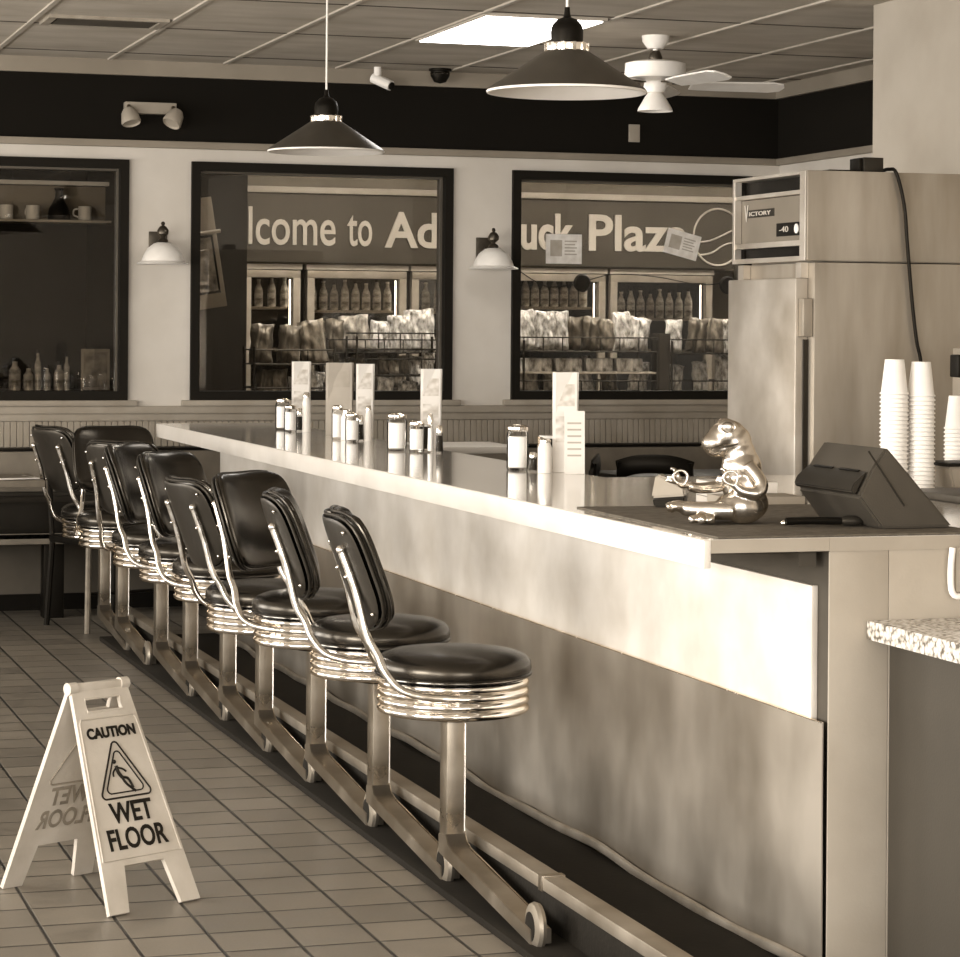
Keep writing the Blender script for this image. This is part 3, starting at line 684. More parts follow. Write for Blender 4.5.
def make_stool():
    st=thing('counter_stool','x','stool',(0,0,0),0,SG); R0=.213
    # the swivelling half
    cush=lathe(nb(),[(0,.600),(R0-.006,.600),(R0+.004,.608),(R0+.009,.626),(R0+.006,.646),(R0-.008,.660),(R0-.035,.670),(.13,.677),(.06,.680),(0,.681)],56)
    seat=link('seat',cush,'vinyl',st)
    link('seat_piping',lathe(nb(),[(R0+.004,.604),(R0+.010,.608),(R0+.011,.613),(R0+.006,.616)],56),'vinyl',seat)
    prof=[(0,.497),(R0-.03,.497),(R0-.012,.500)]
    for k in range(4):
        z=.503+k*.0245; prof+=[(R0-.004,z),(R0+.001,z+.004),(R0+.003,z+.010),(R0+.001,z+.016),(R0-.004,z+.0195),(R0-.005,z+.022)]
    prof+=[(R0-.012,.6),(0,.6)]
    link('chrome_band',lathe(nb(),prof,64),'chrome',st)
    link('backrest',padmesh(.40,.345,.050,.012),'vinyl',st)
    link('back_panel',padmesh(.385,.33,.016,-.024),'vinyl_back',st)
    link('piping',tube(nb(),outline(.402,.347,.004),.0055,8,1,closed=True),'vinyl',st)
    link('piping',tube(nb(),outline(.398,.343,-.014),.0045,8,1,closed=True),'vinyl_back',st)
    for s in (-1,1):
        top=padpt(s*.135,.075,-.040); mid=padpt(s*.14,-.05,-.043)
        pts=[top,mid,(s*.150,-.262,.735),(s*.160,-.232,.68),(s*.175,-.212,.635),(s*.190,-.175,.592),(s*.205,-.12,.572),(s*.219,-.05,.566),(s*.222,-.01,.565)]
        f=link('back_tube',tube(nb(),pts,.0115,12,6),'chrome_worn',st)
        link('tube_end',ell(nb(),top,(.0135,.0135,.0135),n=12),'chrome',f)
        link('bolt',ell(nb(),padpt(s*.138,.0,-.053),(.006,.006,.006),n=10),'chrome',st)
        for zz in (.12,-.12): link('bolt',ell(nb(),padpt(s*.168,zz,-.034),(.0055,.0055,.0055),n=10),'chrome',st)
    for o in list(st.children) if False else []: pass
    # fixed half
    link('top_plate',lathe(nb(),[(0,.478),(.07,.478),(.085,.497),(0,.497)],28),'black_plastic',st)
    link('post',box(nb(),-.027,.024,-.035,.035,.12,.48,.003),'steel_post',st)
    b=nb(); prism(b,[(.035,.150),(.035,.095),(-.78,.020),(-.78,.060),(-.10,.125),(-.06,.135),(-.035,.160)],'x',-.030,.027,.002)
    link('leg',b,'steel_post',st)
    link('leg_highlight',tube(nb(),[(.026,-.036,.47),(.026,-.036,.165),(.026,-.062,.139),(.026,-.10,.129),(.026,-.74,.067)],.0022,6,1),'chrome',st)  # thin bright line modelled for the edge highlight of post and leg
    w=link('round_foot',lathe(nb(),[(0,-.016),(.04,-.016),(.058,-.010),(.062,0),(.058,.010),(.04,.016),(0,.016)],32,mx=Matrix.Translation((-.010,-.765,.064))@Matrix.Rotation(PI/2,4,'Y')),'rail_steel',st)
    link('foot_hub',lathe(nb(),[(0,-.0175),(.035,-.0175),(.038,-.0165),(.038,.0165),(.035,.0175),(0,.0175)],24,mx=Matrix.Translation((-.010,-.765,.064))@Matrix.Rotation(PI/2,4,'Y')),'black_rubber',w)
    return st
st0=make_stool(); index()
SW=('seat','chrome_band','backrest','back_panel','piping','back_tube','bolt')
stools=[(6.90,-8,'nearest counter stool, fully in view, its backrest seen almost edge on from behind'),
        (7.69,-4,'second counter stool from the camera, its narrow backrest edge on like the nearest one'),
        (8.50,31,'third counter stool from the camera, backrest turned so its shiny front shows broadly'),
        (9.30,-26,'fourth counter stool, plain back panel with one bright tube end left of a shiny backrest'),
        (9.95,27,'fifth counter stool, shiny curved backrest just left of the plain back panel'),
        (10.72,20,'sixth counter stool, narrow shiny backrest with a chrome tube down its left edge'),
        (11.40,-60,'seventh counter stool, wide back panel barely showing above the nearer backrests'),
        (12.43,71,'eighth counter stool, widest shiny backrest standing highest at the far end'),
        (12.97,-36,'farthest counter stool, dark back panel at the far left of the row')]
for i,(y,al,lab) in enumerate(stools):
    o=st0 if i==0 else dup(st0,None)
    o['label']=lab; o.location=(2.12,y,0)
    rz=-TH-R(al)-PI/2; low=-.045 if i==3 else 0
    for c in bpy.data.objects:
        if c.parent==o and c.name.split('.')[0] in SW: c.rotation_euler.z=rz; c.location.z=low
index()

# ---------------------------------------------------------------- things on the counter
CTz=CT+.0006
def sugar_jar(x,y,label,h=.15,r=.037):
    t=thing('sugar_jar',label,'jar',(x,y,CTz),0)
    link('glass',lathe(nb(),[(0,0),(r*.9,0),(r,.006),(r,h*.78),(r*.93,h*.84),(r*.93,h*.87),(r*.88,h*.87),(r*.88,h*.82),(r*.93,h*.78),(r*.93,.01),(0,.008)],32),'jar_glass',t)
    link('sugar_fill',lathe(nb(),[(0,.009),(r*.91,.010),(r*.91,h*.74),(0,h*.75)],28),'sugar',t)
    link('lid',lathe(nb(),[(0,h*.86),(r*.98,h*.86),(r,h*.88),(r*.98,h*.95),(r*.6,h),(0,h*1.01)],32),'chrome',t)
def shaker(x,y,kind,label,h=.105,r=.021):
    t=thing(kind+'_shaker',label,'shaker',(x,y,CTz),0)
    link('glass',lathe(nb(),[(0,0),(r,0),(r*1.02,h*.2),(r*.9,h*.74),(r*.84,h*.74),(r*.94,h*.2),(0,.004)],24),'jar_glass',t)
    link('fill',lathe(nb(),[(0,.005),(r*.92,.006),(r*.86,h*.62),(0,h*.63)],20),'sugar' if kind=='salt' else 'pepper',t)
    link('cap',lathe(nb(),[(0,h*.73),(r*.93,h*.73),(r*.95,h*.86),(r*.6,h*.98),(0,h)],24),'chrome',t)
def creamer(x,y,label,h=.125,r=.032):
    t=thing('sweetener_jar',label,'jar',(x,y,CTz),0)
    link('jar_body',lathe(nb(),[(0,0),(r,0),(r,h*.72),(r*.75,h*.84),(r*.72,h*.88),(0,h*.88)],28),'white_plastic',t)
    link('lid',lathe(nb(),[(0,h*.88),(r*.78,h*.88),(r*.78,h*.95),(r*.5,h),(0,h)],24),'chrome',t)
def napkins(x,y,label,w=.075,h=.125,d=.10):
    t=thing('napkin_holder',label,'napkin holder',(x,y,CTz),-TH*.4)
    b=nb(); box(b,-w/2,w/2,-d/2,d/2,0,.006,.001); box(b,-w/2,-w/2+.004,-d/2,d/2,.006,h,.001); box(b,w/2-.004,w/2,-d/2,d/2,.006,h,.001); link('case',b,'chrome',t)
    link('front_plate',box(nb(),-w/2+.0045,w/2-.0045,-d/2,-d/2+.004,.007,h*.96,.001),'register_dark',t)
    link('napkin_stack',box(nb(),-w/2+.006,w/2-.006,-d/2+.006,d/2-.006,.008,h+.004,.002),'paper',t)
def menu(x,y,label,w=.075,h=.31,fold=True,m='paper',rz=0):
    t=thing('menu_card',label,'menu',(x,y,CTz),rz-TH*.6)
    lean=Matrix.Rotation(R(-2),4,'X')
    link('front_leaf',box(nb(),-w/2,w/2,-.0015,.0015,0,h,mx=Matrix.Translation((0,-.012,0))@lean),m,t,smooth=False)
    link('rear_leaf',box(nb(),-w/2,w/2,-.0015,.0015,0,h,mx=Matrix.Translation((.008,.014,0))@Matrix.Rotation(R(3),4,'X')@Matrix.Rotation(R(12),4,'Z')),m,t,smooth=False)
    link('printing',box(nb(),-w*.40,w*.40,-.0028,-.0018,h*.66,h*.88,mx=Matrix.Translation((0,-.012,0))@lean@Matrix.Rotation(R(0),4,'Y')),'print_grey' if m!='paper' else 'menu_print',t,smooth=False)
    if m=='paper': link('printing',box(nb(),-w*.38,w*.38,-.0028,-.0018,h*.30,h*.56,mx=Matrix.Translation((0,-.012,0))@lean),'menu_print',t,smooth=False)
mat('menu_print',.84,.6,amt=.10,scale=34,detail=1,stretch=(1,1,1.4))
mat('menu_grey',.72,.6,amt=.03,scale=10)
# far group
sugar_jar(2.793,11.90,'sugar jar at the left of the farthest condiment group',.15,.034)
sugar_jar(2.775,11.66,'shorter sugar jar in front in the farthest condiment group',.125,.030)
shaker(2.835,11.72,'pepper','dark pepper shaker in the farthest condiment group',.11,.017)
creamer(2.852,11.66,'tall white sweetener jar at the right of the farthest condiment group',.185,.020)
menu(2.90,11.98,'menu card standing in the farthest condiment group',.085,.325)
# middle group
menu(2.915,11.30,'wide grey menu card standing alone between the far groups',.12,.33,m='menu_grey')
sugar_jar(2.797,10.86,'sugar jar at the left of the middle condiment group',.15,.026)
creamer(2.818,10.78,'white sweetener jar in the middle condiment group',.135,.026)
sugar_jar(2.80,10.62,'front sugar jar of the middle condiment group',.125,.030)
shaker(2.855,10.70,'pepper','dark pepper shaker in the middle condiment group',.115,.018)
creamer(2.883,10.66,'slim white sweetener jar at the right of the middle group',.155,.015)
menu(2.95,10.98,'menu card standing in the middle condiment group',.075,.33)
# near-middle group
sugar_jar(2.785,9.86,'big full sugar jar left of the third condiment group',.15,.040)
sugar_jar(2.833,9.74,'shorter sugar jar in the third condiment group',.122,.031)
napkins(2.90,9.88,'chrome napkin holder in the third condiment group',.05,.10,.08)
shaker(2.878,9.70,'salt','slim shaker in the third condiment group',.155,.012)
shaker(2.898,9.64,'pepper','dark pepper shaker right of the third condiment group',.11,.014)
menu(2.972,10.02,'menu card standing behind the third condiment group',.082,.325)
# nearest group
sugar_jar(2.828,8.46,'big sugar jar at the left of the nearest condiment group',.158,.038)
shaker(2.845,8.34,'pepper','small clear shaker between the big sugar jar and the white jar',.07,.014)
creamer(2.868,8.28,'white sweetener jar in the nearest condiment group',.118,.025)
napkins(2.915,8.40,'dark fronted napkin holder in the nearest condiment group',.05,.118,.09)
menu(2.945,8.30,'tall folded menu card standing at the right of the nearest condiment group',.085,.345)
t=thing('specials_card','small white specials card leaning before the tall folded menu','card',(2.945,8.19,CTz),-TH*.6)
link('card_front',box(nb(),-.036,.034,-.001,.001,0,.215,mx=Matrix.Rotation(R(-3),4,'X')),'paper',t,smooth=False)
for k in range(6): link('printed_line',box(nb(),-.026,.022,-.0018,-.0011,.06+.022*k,.066+.022*k,mx=Matrix.Rotation(R(-3),4,'X')),'menu_grey',t,smooth=False)
# dark mat under the frog
tag(link('counter_mat',prism(nb(),[(2.385,5.62),(3.10,5.62),(3.10,6.62),(2.40,6.66)],'z',CT+.0004,CT+.004,.001),'mat_dark'),'thin dark mat on the near end of the counter under the frog','mat')
MZ=CT+.0046
# ---------------------------------------------------------------- frog
def frog():
    b=nb(); E=lambda c,r,q=None: ell(b,c,r,q)
    from mathutils import Euler
    # coordinates: x = towards the back of the frog, y = away, z = up
    E((.045,0,.050),(.060,.060,.050)); E((.042,0,.095),(.058,.060,.060)); E((.034,0,.140),(.052,.055,.056))
    E((.026,0,.178),(.044,.046,.042)); E((.010,0,.208),(.050,.046,.045))
    E((-.008,0,.222),(.052,.050,.038),Euler((0,R(-22),0))); E((-.032,0,.206),(.038,.047,.031),Euler((0,R(-22),0))); E((-.020,0,.188),(.038,.041,.021),Euler((0,R(-12),0)))
    for s in (-1,1): E((-.006,s*.033,.246),(.025,.018,.021))
    # thighs
    E((.030,-.054,.043),(.060,.036,.043),Euler((0,R(8),R(10)))); E((.026,.052,.038),(.055,.034,.037),Euler((0,0,R(-10))))
    tube(b,[(.010,-.072,.036),(-.04,-.060,.034),(-.085,-.030,.034),(-.115,-.010,.036)],lambda t:.027-.008*t,12)
    tube(b,[(.0,.072,.030),(-.04,.03,.024),(-.06,-.03,.020),(-.065,-.06,.016)],lambda t:.025-.007*t,12)
    # feet with toes
    for q in ((-.150,-.030,.040),(-.158,-.008,.036),(-.150,.012,.030)): tube(b,[(-.108,-.012,.036),((q[0]-.108)/2,q[1]*.8,.042),q],lambda t:.017-.005*t,10)
    for q in ((-.105,-.085,.011),(-.078,-.100,.011),(-.048,-.098,.011)): tube(b,[(-.064,-.058,.016),((q[0]-.064)/2,(q[1]-.058)/2,.014),q],lambda t:.0145-.004*t,10)
    # arms resting forward, thumb and finger closed in a ring
    tube(b,[(.045,-.042,.148),(.078,-.062,.105),(.068,-.072,.080),(.030,-.078,.084),(.012,-.080,.096)],lambda t:.020-.007*t,12)
    tube(b,[(.040,.042,.148),(.020,.066,.105),(-.02,.066,.088),(-.070,.045,.084),(-.098,.036,.090)],lambda t:.020-.007*t,12)
    for cx,cy,cz,s in ((.006,-.082,.112,1),(-.112,.030,.106,1)):
        E((cx,cy,cz-.012),(.015,.012,.011))
        tube(b,[(cx-.008+.019*math.cos(a),cy-.006,cz+.008+.017*math.sin(a)) for a in [2*PI*i/12 for i in range(12)]],.0050,8,1,closed=True)
        for dz,dx in ((.004,-.042),(-.006,-.046),(.024,-.034)): tube(b,[(cx-.004,cy+.004,cz-.008),(cx+dx*.6,cy+.006,cz+dz),(cx+dx,cy+.004,cz+dz+.006)],lambda t:.0065-.0015*t,8)
    me=bpy.data.meshes.new('frog'); b.to_mesh(me); b.free()
    o=bpy.data.objects.new('tmp',me); COL.objects.link(o)
    m=o.modifiers.new('r','REMESH'); m.mode='VOXEL'; m.voxel_size=.0026
    m=o.modifiers.new('s','SMOOTH'); m.factor=.5; m.iterations=22
    bpy.context.view_layer.update()
    m2=bpy.data.meshes.new_from_object(o.evaluated_get(bpy.context.evaluated_depsgraph_get())); bpy.data.objects.remove(o)
    zmin=min(v.co.z for v in m2.vertices)
    for v in m2.vertices: v.co.z-=zmin
    m2.materials.clear(); m2.materials.append(M('silver')); return m2,zmin
fm,zm=frog()
fg=thing('frog_figurine','shiny silver meditating frog figure sitting on the counter mat','figurine',(2.585,6.03,MZ),-TH)
body=link('frog_body',fm,'silver',fg)
for s in (-1,1):
    link('eyelid_rim',tube(nb(),[(-.006+.018*math.cos(a),s*(.050),.246-zm+.014*math.sin(a)) for a in [2*PI*i/16 for i in range(16)]],.0020,6,1,closed=True),'silver',fg)
link('mouth_line',tube(nb(),[(.020,-.046,.203-zm),(-.004,-.049,.197-zm),(-.030,-.046,.192-zm),(-.052,-.034,.191-zm),(-.066,-.016,.193-zm),(-.069,0,.194-zm),(-.066,.016,.193-zm),(-.052,.034,.191-zm),(-.030,.046,.192-zm),(-.004,.049,.197-zm)],.0022,6),'bronze',fg)
# card reader
t=thing('card_reader','small card reader with dark base on the counter left of the frog','card reader',(2.655,6.60,MZ),R(-30))
prism(b:=nb(),[(-.04,.0),(.042,.0),(.045,.032),(-.045,.024)],'y',-.035,.035,.004); link('base',b,'black_plastic',t)
prism(b:=nb(),[(-.048,.0245),(.048,.0325),(.046,.055),(-.018,.088),(-.036,.090)],'y',-.037,.037,.006); link('body',b,'card_reader',t)
link('keypad',box(nb(),-.03,.02,-.028,.028,-.001,.001,mx=Matrix.Translation((.015,0,.0725))@Matrix.Rotation(R(27.3),4,'Y')),'register_dark',t,smooth=False)
# handset lying right of frog
t=thing('handheld_scanner','dark handheld scanner lying on the mat right of the frog','scanner',(2.80,5.86,MZ),R(-14))
tube(b:=nb(),[(-.12,0,.012),(-.05,0,.014),(.02,0,.013)],.011,12,flat=(1.2,.9)); link('grip',b,'black_plastic',t)
ell(b:=nb(),(.045,0,.014),(.034,.017,.0135)); link('head',b,'register_dark',t); link('clip',ell(nb(),(-.125,0,.008),(.008,.005,.0075),n=10),'chrome',t)
# receipt boxes behind
tag(link('receipt_box',box(nb(),-.10,.10,-.09,.09,0,.045,.003),'counter_edge',loc=(3.05,7.05,CTz),rz=R(-6)),'low pale box on the counter between the frog and the register','box')
tag(link('order_pad',box(nb(),-.12,.12,-.08,.08,0,.022,.002),'gable',loc=(2.98,6.75,CTz),rz=R(-3)),'flat pale order pad on the counter behind the frog','pad')
# register / terminal
rg=thing('register_terminal','dark slanted cash register terminal leaning on the right end of the counter','cash register',(0,0,0))
Yr=5.75
def pt(x,z): return (x,z)
# profile in X-Z: slab leaning back, screen towards the clerk on the right
prof=[(2.896,1.296),(2.800,1.292),(2.815,1.170),(2.868,MZ+.002),(3.078,MZ+.002)]
prof=[(2.893,1.296),(2.853,1.243),(2.817,1.172),(2.880,MZ+.001),(3.080,MZ+.001)]
link('housing',prism(nb(),prof,'y',Yr,Yr+.36,.006),'register',rg)
# upper back shell with vents
link('back_shell',prism(nb(),[(2.845,1.236),(2.808,1.205),(2.800,1.185),(2.812,1.176)],'y',Yr+.01,Yr+.35,.003),'register_dark',rg)
link('side_groove',box(nb(),-.15,.02,-.002,.001,-.002,.002,mx=Matrix.Translation((2.93,Yr-.0008,1.165))@Matrix.Rotation(R(54),4,'Y')),'register_dark',rg,smooth=False)
for yy in (.05,.2):
    link('vent_slot',box(nb(),-.003,.003,0,.11,-.004,.004,mx=Matrix.Translation((2.842,Yr+yy,1.232))@Matrix.Rotation(R(-27),4,'Y')),'black_plastic',rg,smooth=False)
link('screen',box(nb(),-.10,.10,.03,.33,0,.002,mx=Matrix.Translation((2.975,Yr,1.202))@Matrix.Rotation(R(48.5),4,'Y')),'black_plastic',rg,smooth=False)
# paper cups
def cup_stack(x,y,n,label,pitch=.0135,h=.11,r0=.030,r1=.043):
    t=thing('cup_stack',label,'cups',(x,y,CTz),0)
    link('cup',lathe(nb(),[(r1,0),(r1+.003,.002),(r1+.002,.006),(r1-.001,.006),(r0,h),(0,h),(0,h-.003),(r0-.002,h-.004),(r1-.003,.004)],28),'cup_paper',t)
    c0=[c for c in bpy.data.objects if c.parent==t][0]
    for k in range(1,n):
        c=c0.copy(); COL.objects.link(c); c.parent=t; c.location.z=k*pitch
    return t
cup_stack(3.672,7.25,23,'left stack of upside-down white paper cups behind the register')
cup_stack(3.765,7.25,22,'right stack of upside-down white paper cups behind the register',pitch=.0138)
cup_stack(4.03,7.50,14,'stack of white paper cups under the drink dispenser at the right edge',pitch=.0135)
t=thing('drink_dispenser','drink dispenser head with labelled buttons at the right edge','dispenser',(4.075,7.60,CTz))
link('column',box(nb(),.12,.30,.06,.25,0,.44,.006),'steel_brushed',t); link('head',box(nb(),-.045,.30,-.10,-.04,.345,.42,.006),'black_plastic',t)
for k in range(5): link('flavour_button',box(nb(),-.035+.065*k,.015+.065*k,-.108,-.1005,.36,.415,.002),'paper',t)
link('head_arm',box(nb(),.14,.28,-.0395,.0595,.36,.41),'black_plastic',t,smooth=False)
link('nozzle',cyl(nb(),(.03,-.07,.315),(.03,-.07,.345),.016,12),'black_plastic',t)
t=thing('steel_pan','small steel pan with dark lid at the right edge of the back counter','pan',(3.93,7.28,CTz))
link('pan_body',prism(nb(),[(-.075,0),(.095,0),(.11,.07),(-.09,.07)],'y',-.08,.08,.006),'steel_brushed',t); link('lid',box(nb(),-.10,.12,-.09,.09,.0705,.082,.003),'black_plastic',t)
tag(link('serving_tray',box(nb(),3.55,3.95,6.55,6.95,CTz,CTz+.022,.006),'register'),'flat dark serving tray on the counter at the right edge','tray')

# ---------------------------------------------------------------- refrigerator
FX,FY0,FY1,FZ=3.95,8.50,9.19,2.168
fr=thing('steel_refrigerator','tall stainless steel commercial refrigerator standing behind the counter','refrigerator',(0,0,0))
b=nb(); box(b,FX+.03,FX+.90,FY0,FY1,.12,1.832,.003); link('body',b,'steel_brushed',fr)
link('upper_side',box(nb(),FX,FX+.90,FY0,FY0+.02,1.838,FZ,.003),'steel_brushed',fr)
b=nb(); box(b,FX+.09,FX+.90,FY0+.0205,FY1,1.836,FZ-.002); link('compressor_box',b,'steel_brushed',fr,smooth=False)
b=nb(); box(b,FX,FX+.04,FY0+.0205,FY0+.07,1.838,FZ,.002); box(b,FX,FX+.03,FY1-.02,FY1,1.838,FZ,.002)
box(b,FX,FX+.085,FY0+.0705,FY1-.0205,FZ-.012,FZ); box(b,FX,FX+.03,FY0+.0705,FY1-.0205,1.838,1.856); box(b,FX+.004,FX+.03,FY0+.0705,FY1-.0205,1.895,1.915); box(b,FX+.004,FX+.03,FY0+.0705,FY1-.0205,2.085,2.10)
link('grille_frame',b,'steel_door',fr,smooth=False)
link('grille_gap',box(nb(),FX+.05,FX+.088,FY0+.0705,FY1-.0205,1.858,FZ-.014),'black_plastic',fr,smooth=False)
link('name_panel',box(nb(),FX+.030,FX+.045,FY0+.0705,FY1-.0205,1.917,2.083),'name_panel',fr,smooth=False)
def side(y,z,x=.0275): return Matrix.Translation((FX+x,y,z))@Matrix.Rotation(-PI/2,4,'Z')@Matrix.Rotation(PI/2,4,'X')
pl=link('name_plate',box(nb(),FX+.0285,FX+.0298,8.86,9.11,2.015,2.045),'register_dark',fr,smooth=False)
text('plate_lettering','V','letter',fr,side(9.135,2.0),w=.035,h=.065,depth=.002,bold=.02)
text('plate_lettering','ICTORY','letter',fr,side(9.09,2.022),w=.20,h=.016,depth=.002,bold=.01)
link('thermometer',box(nb(),FX+.024,FX+.0298,8.60,8.83,1.935,1.985,.002),'black_plastic',fr)
link('thermometer_dial',lathe(nb(),[(0,0),(.018,0),(.018,.003),(0,.003)],24,mx=Matrix.Translation((FX+.0238,8.645,1.960))@Matrix.Rotation(-PI/2,4,'Y')),'white_plastic',fr)
text('dial_lettering','-40','letter',fr,side(8.80,1.950,.0235),w=.08,h=.022,depth=.002)
d=link('door',box(nb(),FX-.02,FX+.029,FY0+.055,FY1-.01,.16,1.775,.005),'steel_door',fr)
link('door_hinge',box(nb(),FX-.01,FX+.028,FY0+.01,FY0+.052,1.56,1.70,.004),'steel_brushed',fr)
link('door_gasket',box(nb(),FX+.01,FX+.0285,FY0+.047,FY0+.053,.2,1.55),'register_dark',fr,smooth=False)
link('top_stile',box(nb(),FX+.0,FX+.029,FY0+.055,FY0+.10,1.776,1.832),'steel_door',fr,smooth=False); link('top_stile',box(nb(),FX,FX+.029,FY1-.11,FY1-.06,1.776,1.832),'steel_door',fr,smooth=False)
for x in (.08,.82):
    for y in (.06,.6): link('leg',cyl(nb(),(FX+x,FY0+y,0),(FX+x,FY0+y,.12),.022,12),'chrome',fr)
for x,z in ((FX+.68,2.148),(FX+.40,1.96)): link('screw',lathe(nb(),[(0,0),(.006,0),(.004,.003),(0,.004)],10,mx=Matrix.Translation((x,FY0-.0001,z))@Matrix.Rotation(PI/2,4,'X')),'black_plastic',fr)
cb=tube(nb(),[(4.285,8.56,2.178),(4.287,8.52,2.18),(4.30,8.487,2.165),(4.33,8.482,2.05),(4.345,8.482,1.90),(4.365,8.482,1.70),(4.385,8.482,1.55),(4.405,8.482,1.45),(4.41,8.482,1.2)],.007,8)
tag(link('power_cord',cb,'black_plastic'),'black power cord hanging down the side of the steel refrigerator','cord')
t=thing('electrical_box','small dark electrical box on top of the refrigerator','box',(4.215,8.59,FZ+.001))
link('box_body',box(nb(),-.02,.06,-.05,.05,0,.055,.004),'register_dark',t); link('box_front',box(nb(),-.035,-.0205,-.04,.04,.002,.052,.003),'black_plastic',t); link('tray',box(nb(),-.16,-.036,-.05,.05,0,.006,.001),'black_plastic',t)

# ---------------------------------------------------------------- granite side cabinet at the right
t=thing('side_cabinet','dark side cabinet with speckled granite top at the right edge','cabinet',(0,0,0))
link('cabinet_body',box(nb(),2.826,3.6,3.2,YE-.004,0,.838,.003),'side_cabinet',t)
link('granite_top',box(nb(),2.764,3.65,3.15,YE-.004,.8385,.885,.004),'granite',t)
tag(link('paper_sheets',box(nb(),2.99,3.22,5.28,5.52,.886,.894,.001),'paper',rz=0),'white papers lying on the granite top of the side cabinet','papers')
t=thing('wall_bracket','white rounded bracket on the counter end above the granite','bracket',(3.015,YE-.004,1.003))
b=tube(nb(),[(-.03,-.02,.055),(-.035,-.02,.0),(-.03,-.02,-.055),(0,-.02,-.065),(.06,-.02,-.065),(.085,-.02,-.05),(.085,-.02,.05),(.06,-.02,.065),(0,-.02,.065)],.008,10,4,closed=False); link('loop',b,'white_plastic',t)
link('plate',box(nb(),-.02,.08,-.018,0,-.055,.055,.004),'gable',t)

# ---------------------------------------------------------------- wet floor sign
ang=math.atan2(.14,.26)
ws=thing('wet_floor_sign','pale folding wet floor caution sign standing on the tiled floor','sign',(1.15,7.08,0),ang)
H_=.592; D_=.245
YH=.019; HZ=.585
def board(LN):
    """panel outline with a carrying hole: local x across, z up the panel"""
    bm=nb(); wb,wt=.152,.096
    def W(z): return wt+(wb-wt)*(1-z/LN)
    a,c=LN-.080,LN-.042
    P=[(-W(0)-.004,0),(-W(0)+.062,0),(-W(.1)+.075,.125),(W(.1)-.075,.125),(W(0)-.062,0),(W(0)+.004,0),(W(a),a),(-W(a),a)]
    prism(bm,P,'y',-.007,.007)
    prism(bm,[(-W(a),a),(-.060,a),(-.060,c),(-W(c),c)],'y',-.007,.007); prism(bm,[(.060,a),(W(a),a),(W(c),c),(.060,c)],'y',-.007,.007)
    prism(bm,[(-W(c),c),(W(c),c),(W(LN),LN),(-W(LN),LN)],'y',-.007,.007); bmesh.ops.remove_doubles(bm,verts=bm.verts,dist=.0001)
    tube(bm,[(-.060,-.006,a),(.060,-.006,a),(.060,-.006,c),(-.060,-.006,c)],.0035,6,1,closed=True)
    return bm
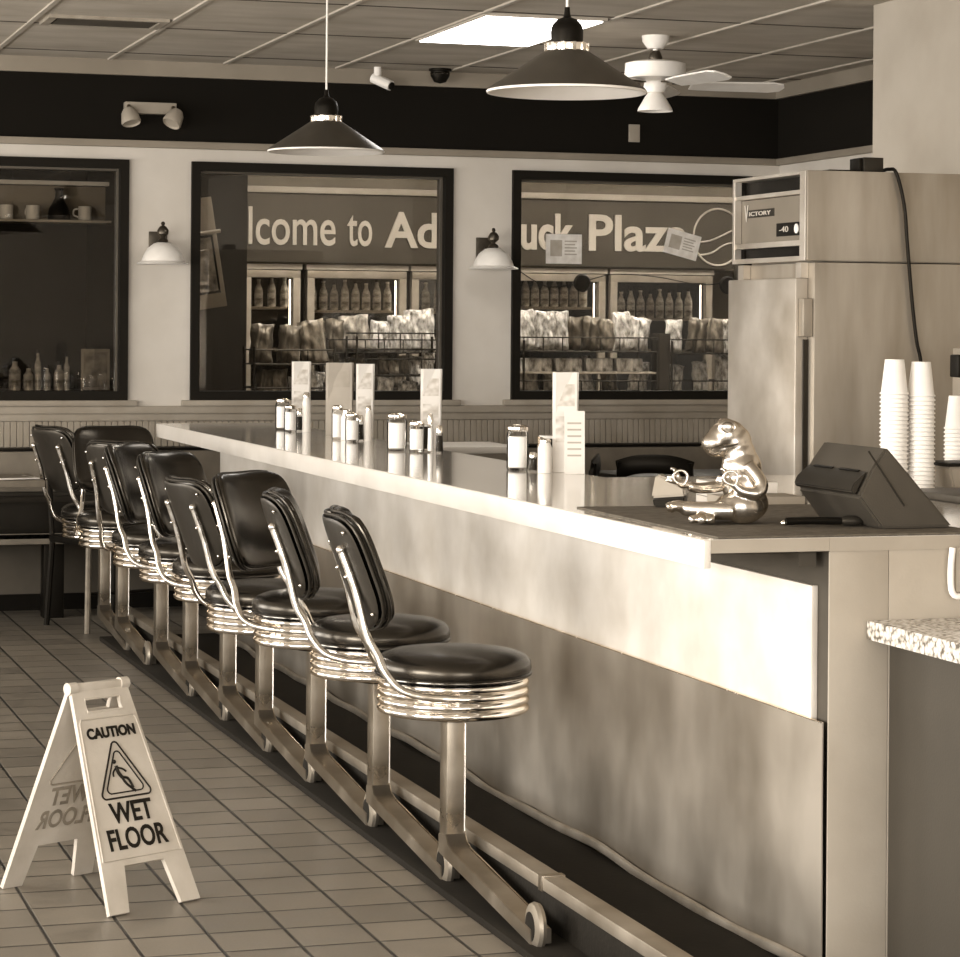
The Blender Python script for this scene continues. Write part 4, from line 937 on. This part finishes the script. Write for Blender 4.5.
for s in (-1,1):
    dy=abs(YH-s*D_); tilt=math.atan(dy/HZ); LN=math.hypot(HZ,dy)-.004
    mx=Matrix.Translation((0,s*D_,0))@Matrix.Rotation(s*tilt,4,'X')@Matrix.Translation((0,0,.004))
    bm=board(LN); bmesh.ops.transform(bm,matrix=mx,verts=bm.verts)
    link('front_panel' if s<0 else 'rear_panel',bm,'sign_plastic',ws,smooth=False)
    # raised rim
    link('panel_rim',tube(nb(),[mx@Vector(p) for p in ((-.135,s*.0075,.143),(-.097,s*.0075,LN-.11),(-.09,s*.0075,LN-.10),(.09,s*.0075,LN-.10),(.097,s*.0075,LN-.11),(.135,s*.0075,.143))],.0022,6,1,closed=True),'sign_plastic',ws)
    mt='sign_ink'
    if s<0:
        base=mx@Matrix.Translation((0,-.0085,0))@Matrix.Rotation(PI/2,4,'X')
    else:
        base=mx@Matrix.Translation((0,.0085,0))@Matrix.Rotation(PI,4,'Z')@Matrix.Rotation(PI/2,4,'X')
    def tx(body,w,h,z,bold): text('lettering',body,mt,ws,base@Matrix.Translation((-w/2,z,0)),w=w,h=h,depth=.0015,bold=bold)
    tx('CAUTION',.166,.032,.480,.045); tx('WET',.144,.058,.240,.024); tx('FLOOR',.200,.060,.167,.024)
    def tri(r,th,z0):
        P=[]
        for k in range(3):
            a0=R(90+120*k)
            for j in range(5):
                aa=a0+R(-50+25*j); P.append((math.cos(a0)*r+math.cos(aa)*.012,z0+math.sin(a0)*r*1.08+math.sin(aa)*.012))
        t_=tube(nb(),[base@Vector((x,z,0)) for x,z in P],th,6,1,closed=True); return t_
    link('triangle',tri(.082,.0026,.366),mt,ws); link('triangle',tri(.057,.0021,.366),mt,ws)
    f=nb()
    B=lambda x,z: base@Vector(((x-.002)*1.35,.366+(z-.389)*1.25,0))
    f2=nb(); 
    ell(f2,B(-.010,.425),(.006,.006,.006),n=10)
    tube(f2,[B(-.008,.415),B(-.006,.400),B(.000,.388)],.0052,8); tube(f2,[B(.0,.388),B(.014,.384),B(.022,.362)],.0036,8); tube(f2,[B(.0,.388),B(.008,.372),B(.026,.354)],.0036,8)
    tube(f2,[B(-.008,.412),B(.006,.407),B(.014,.400)],.0026,8); tube(f2,[B(-.008,.412),B(-.018,.402),B(-.020,.392)],.0026,8)
    link('slipping_figure',f2,mt,ws); f.free()
    if s>0:   # the lettering moulded through and seen in reverse on the inner face
        base=mx@Matrix.Translation((0,-.0085,0))@Matrix.Rotation(PI/2,4,'X')@Matrix.Diagonal((-1,1,1,1)); mt='sign_ghost'
        tx('WET',.138,.058,.250,.022); tx('FLOOR',.192,.058,.178,.022); link('triangle',tri(.082,.0026,.375),mt,ws)
top=nb(); box(top,-.099,.099,YH-.014,YH+.014,HZ-.022,HZ+.006,.006); link('hinge_bar',top,'sign_plastic',ws)
for s in (-1,1): link('hinge_knuckle',cyl(nb(),(s*.075,YH-.002,HZ-.006),(s*.103,YH-.002,HZ-.006),.0175,16),'sign_plastic',ws)

# ---------------------------------------------------------------- light
def area(name,loc,rot,sx,sy,power,col=(1,.96,.90)):
    l=bpy.data.lights.new(name,'AREA'); l.shape='RECTANGLE'; l.size=sx; l.size_y=sy; l.energy=power; l.color=col
    o=bpy.data.objects.new(name,l); COL.objects.link(o); o.location=loc; o.rotation_euler=rot; return o
for i,(a,c) in enumerate(LW):
    area('unseen_window_light',(XL-.2,(a+c)/2,1.65),(0,-PI/2,0),1.75,c-a,(370,490,200,200)[i])  # daylight from the left openings; the farthest is added for the back wall
area('daylight_door',(1.25,YN-.2,1.65),(PI/2,0,0),4.1,1.85,330)
w=bpy.data.worlds.new('World'); scn.world=w; w.use_nodes=True; w.node_tree.nodes['Background'].inputs[0].default_value=(1,.95,.88,1); w.node_tree.nodes['Background'].inputs[1].default_value=.2

# ---------------------------------------------------------------- camera
cd=bpy.data.cameras.new('camera'); cam=bpy.data.objects.new('camera',cd); COL.objects.link(cam)
cd.sensor_fit='HORIZONTAL'; cd.sensor_width=36; cd.lens=2550/960*36
cam.matrix_world=Matrix.Translation((0,0,1.59))@Matrix.Rotation(-TH,4,'Z')@Matrix.Rotation(PI/2,4,'X')@Matrix.Rotation(PHI,4,'Z')
# horizon sits above the frame centre: 152.5 px
cd.shift_x=-(152.5*math.sin(PHI))/960*0; cd.shift_y=-152.5/960
cd.clip_end=100
scn.camera=cam
vs=scn.view_settings; vs.view_transform='Standard'; vs.look='None'; vs.gamma=1; vs.use_curve_mapping=False; vs.exposure=.0
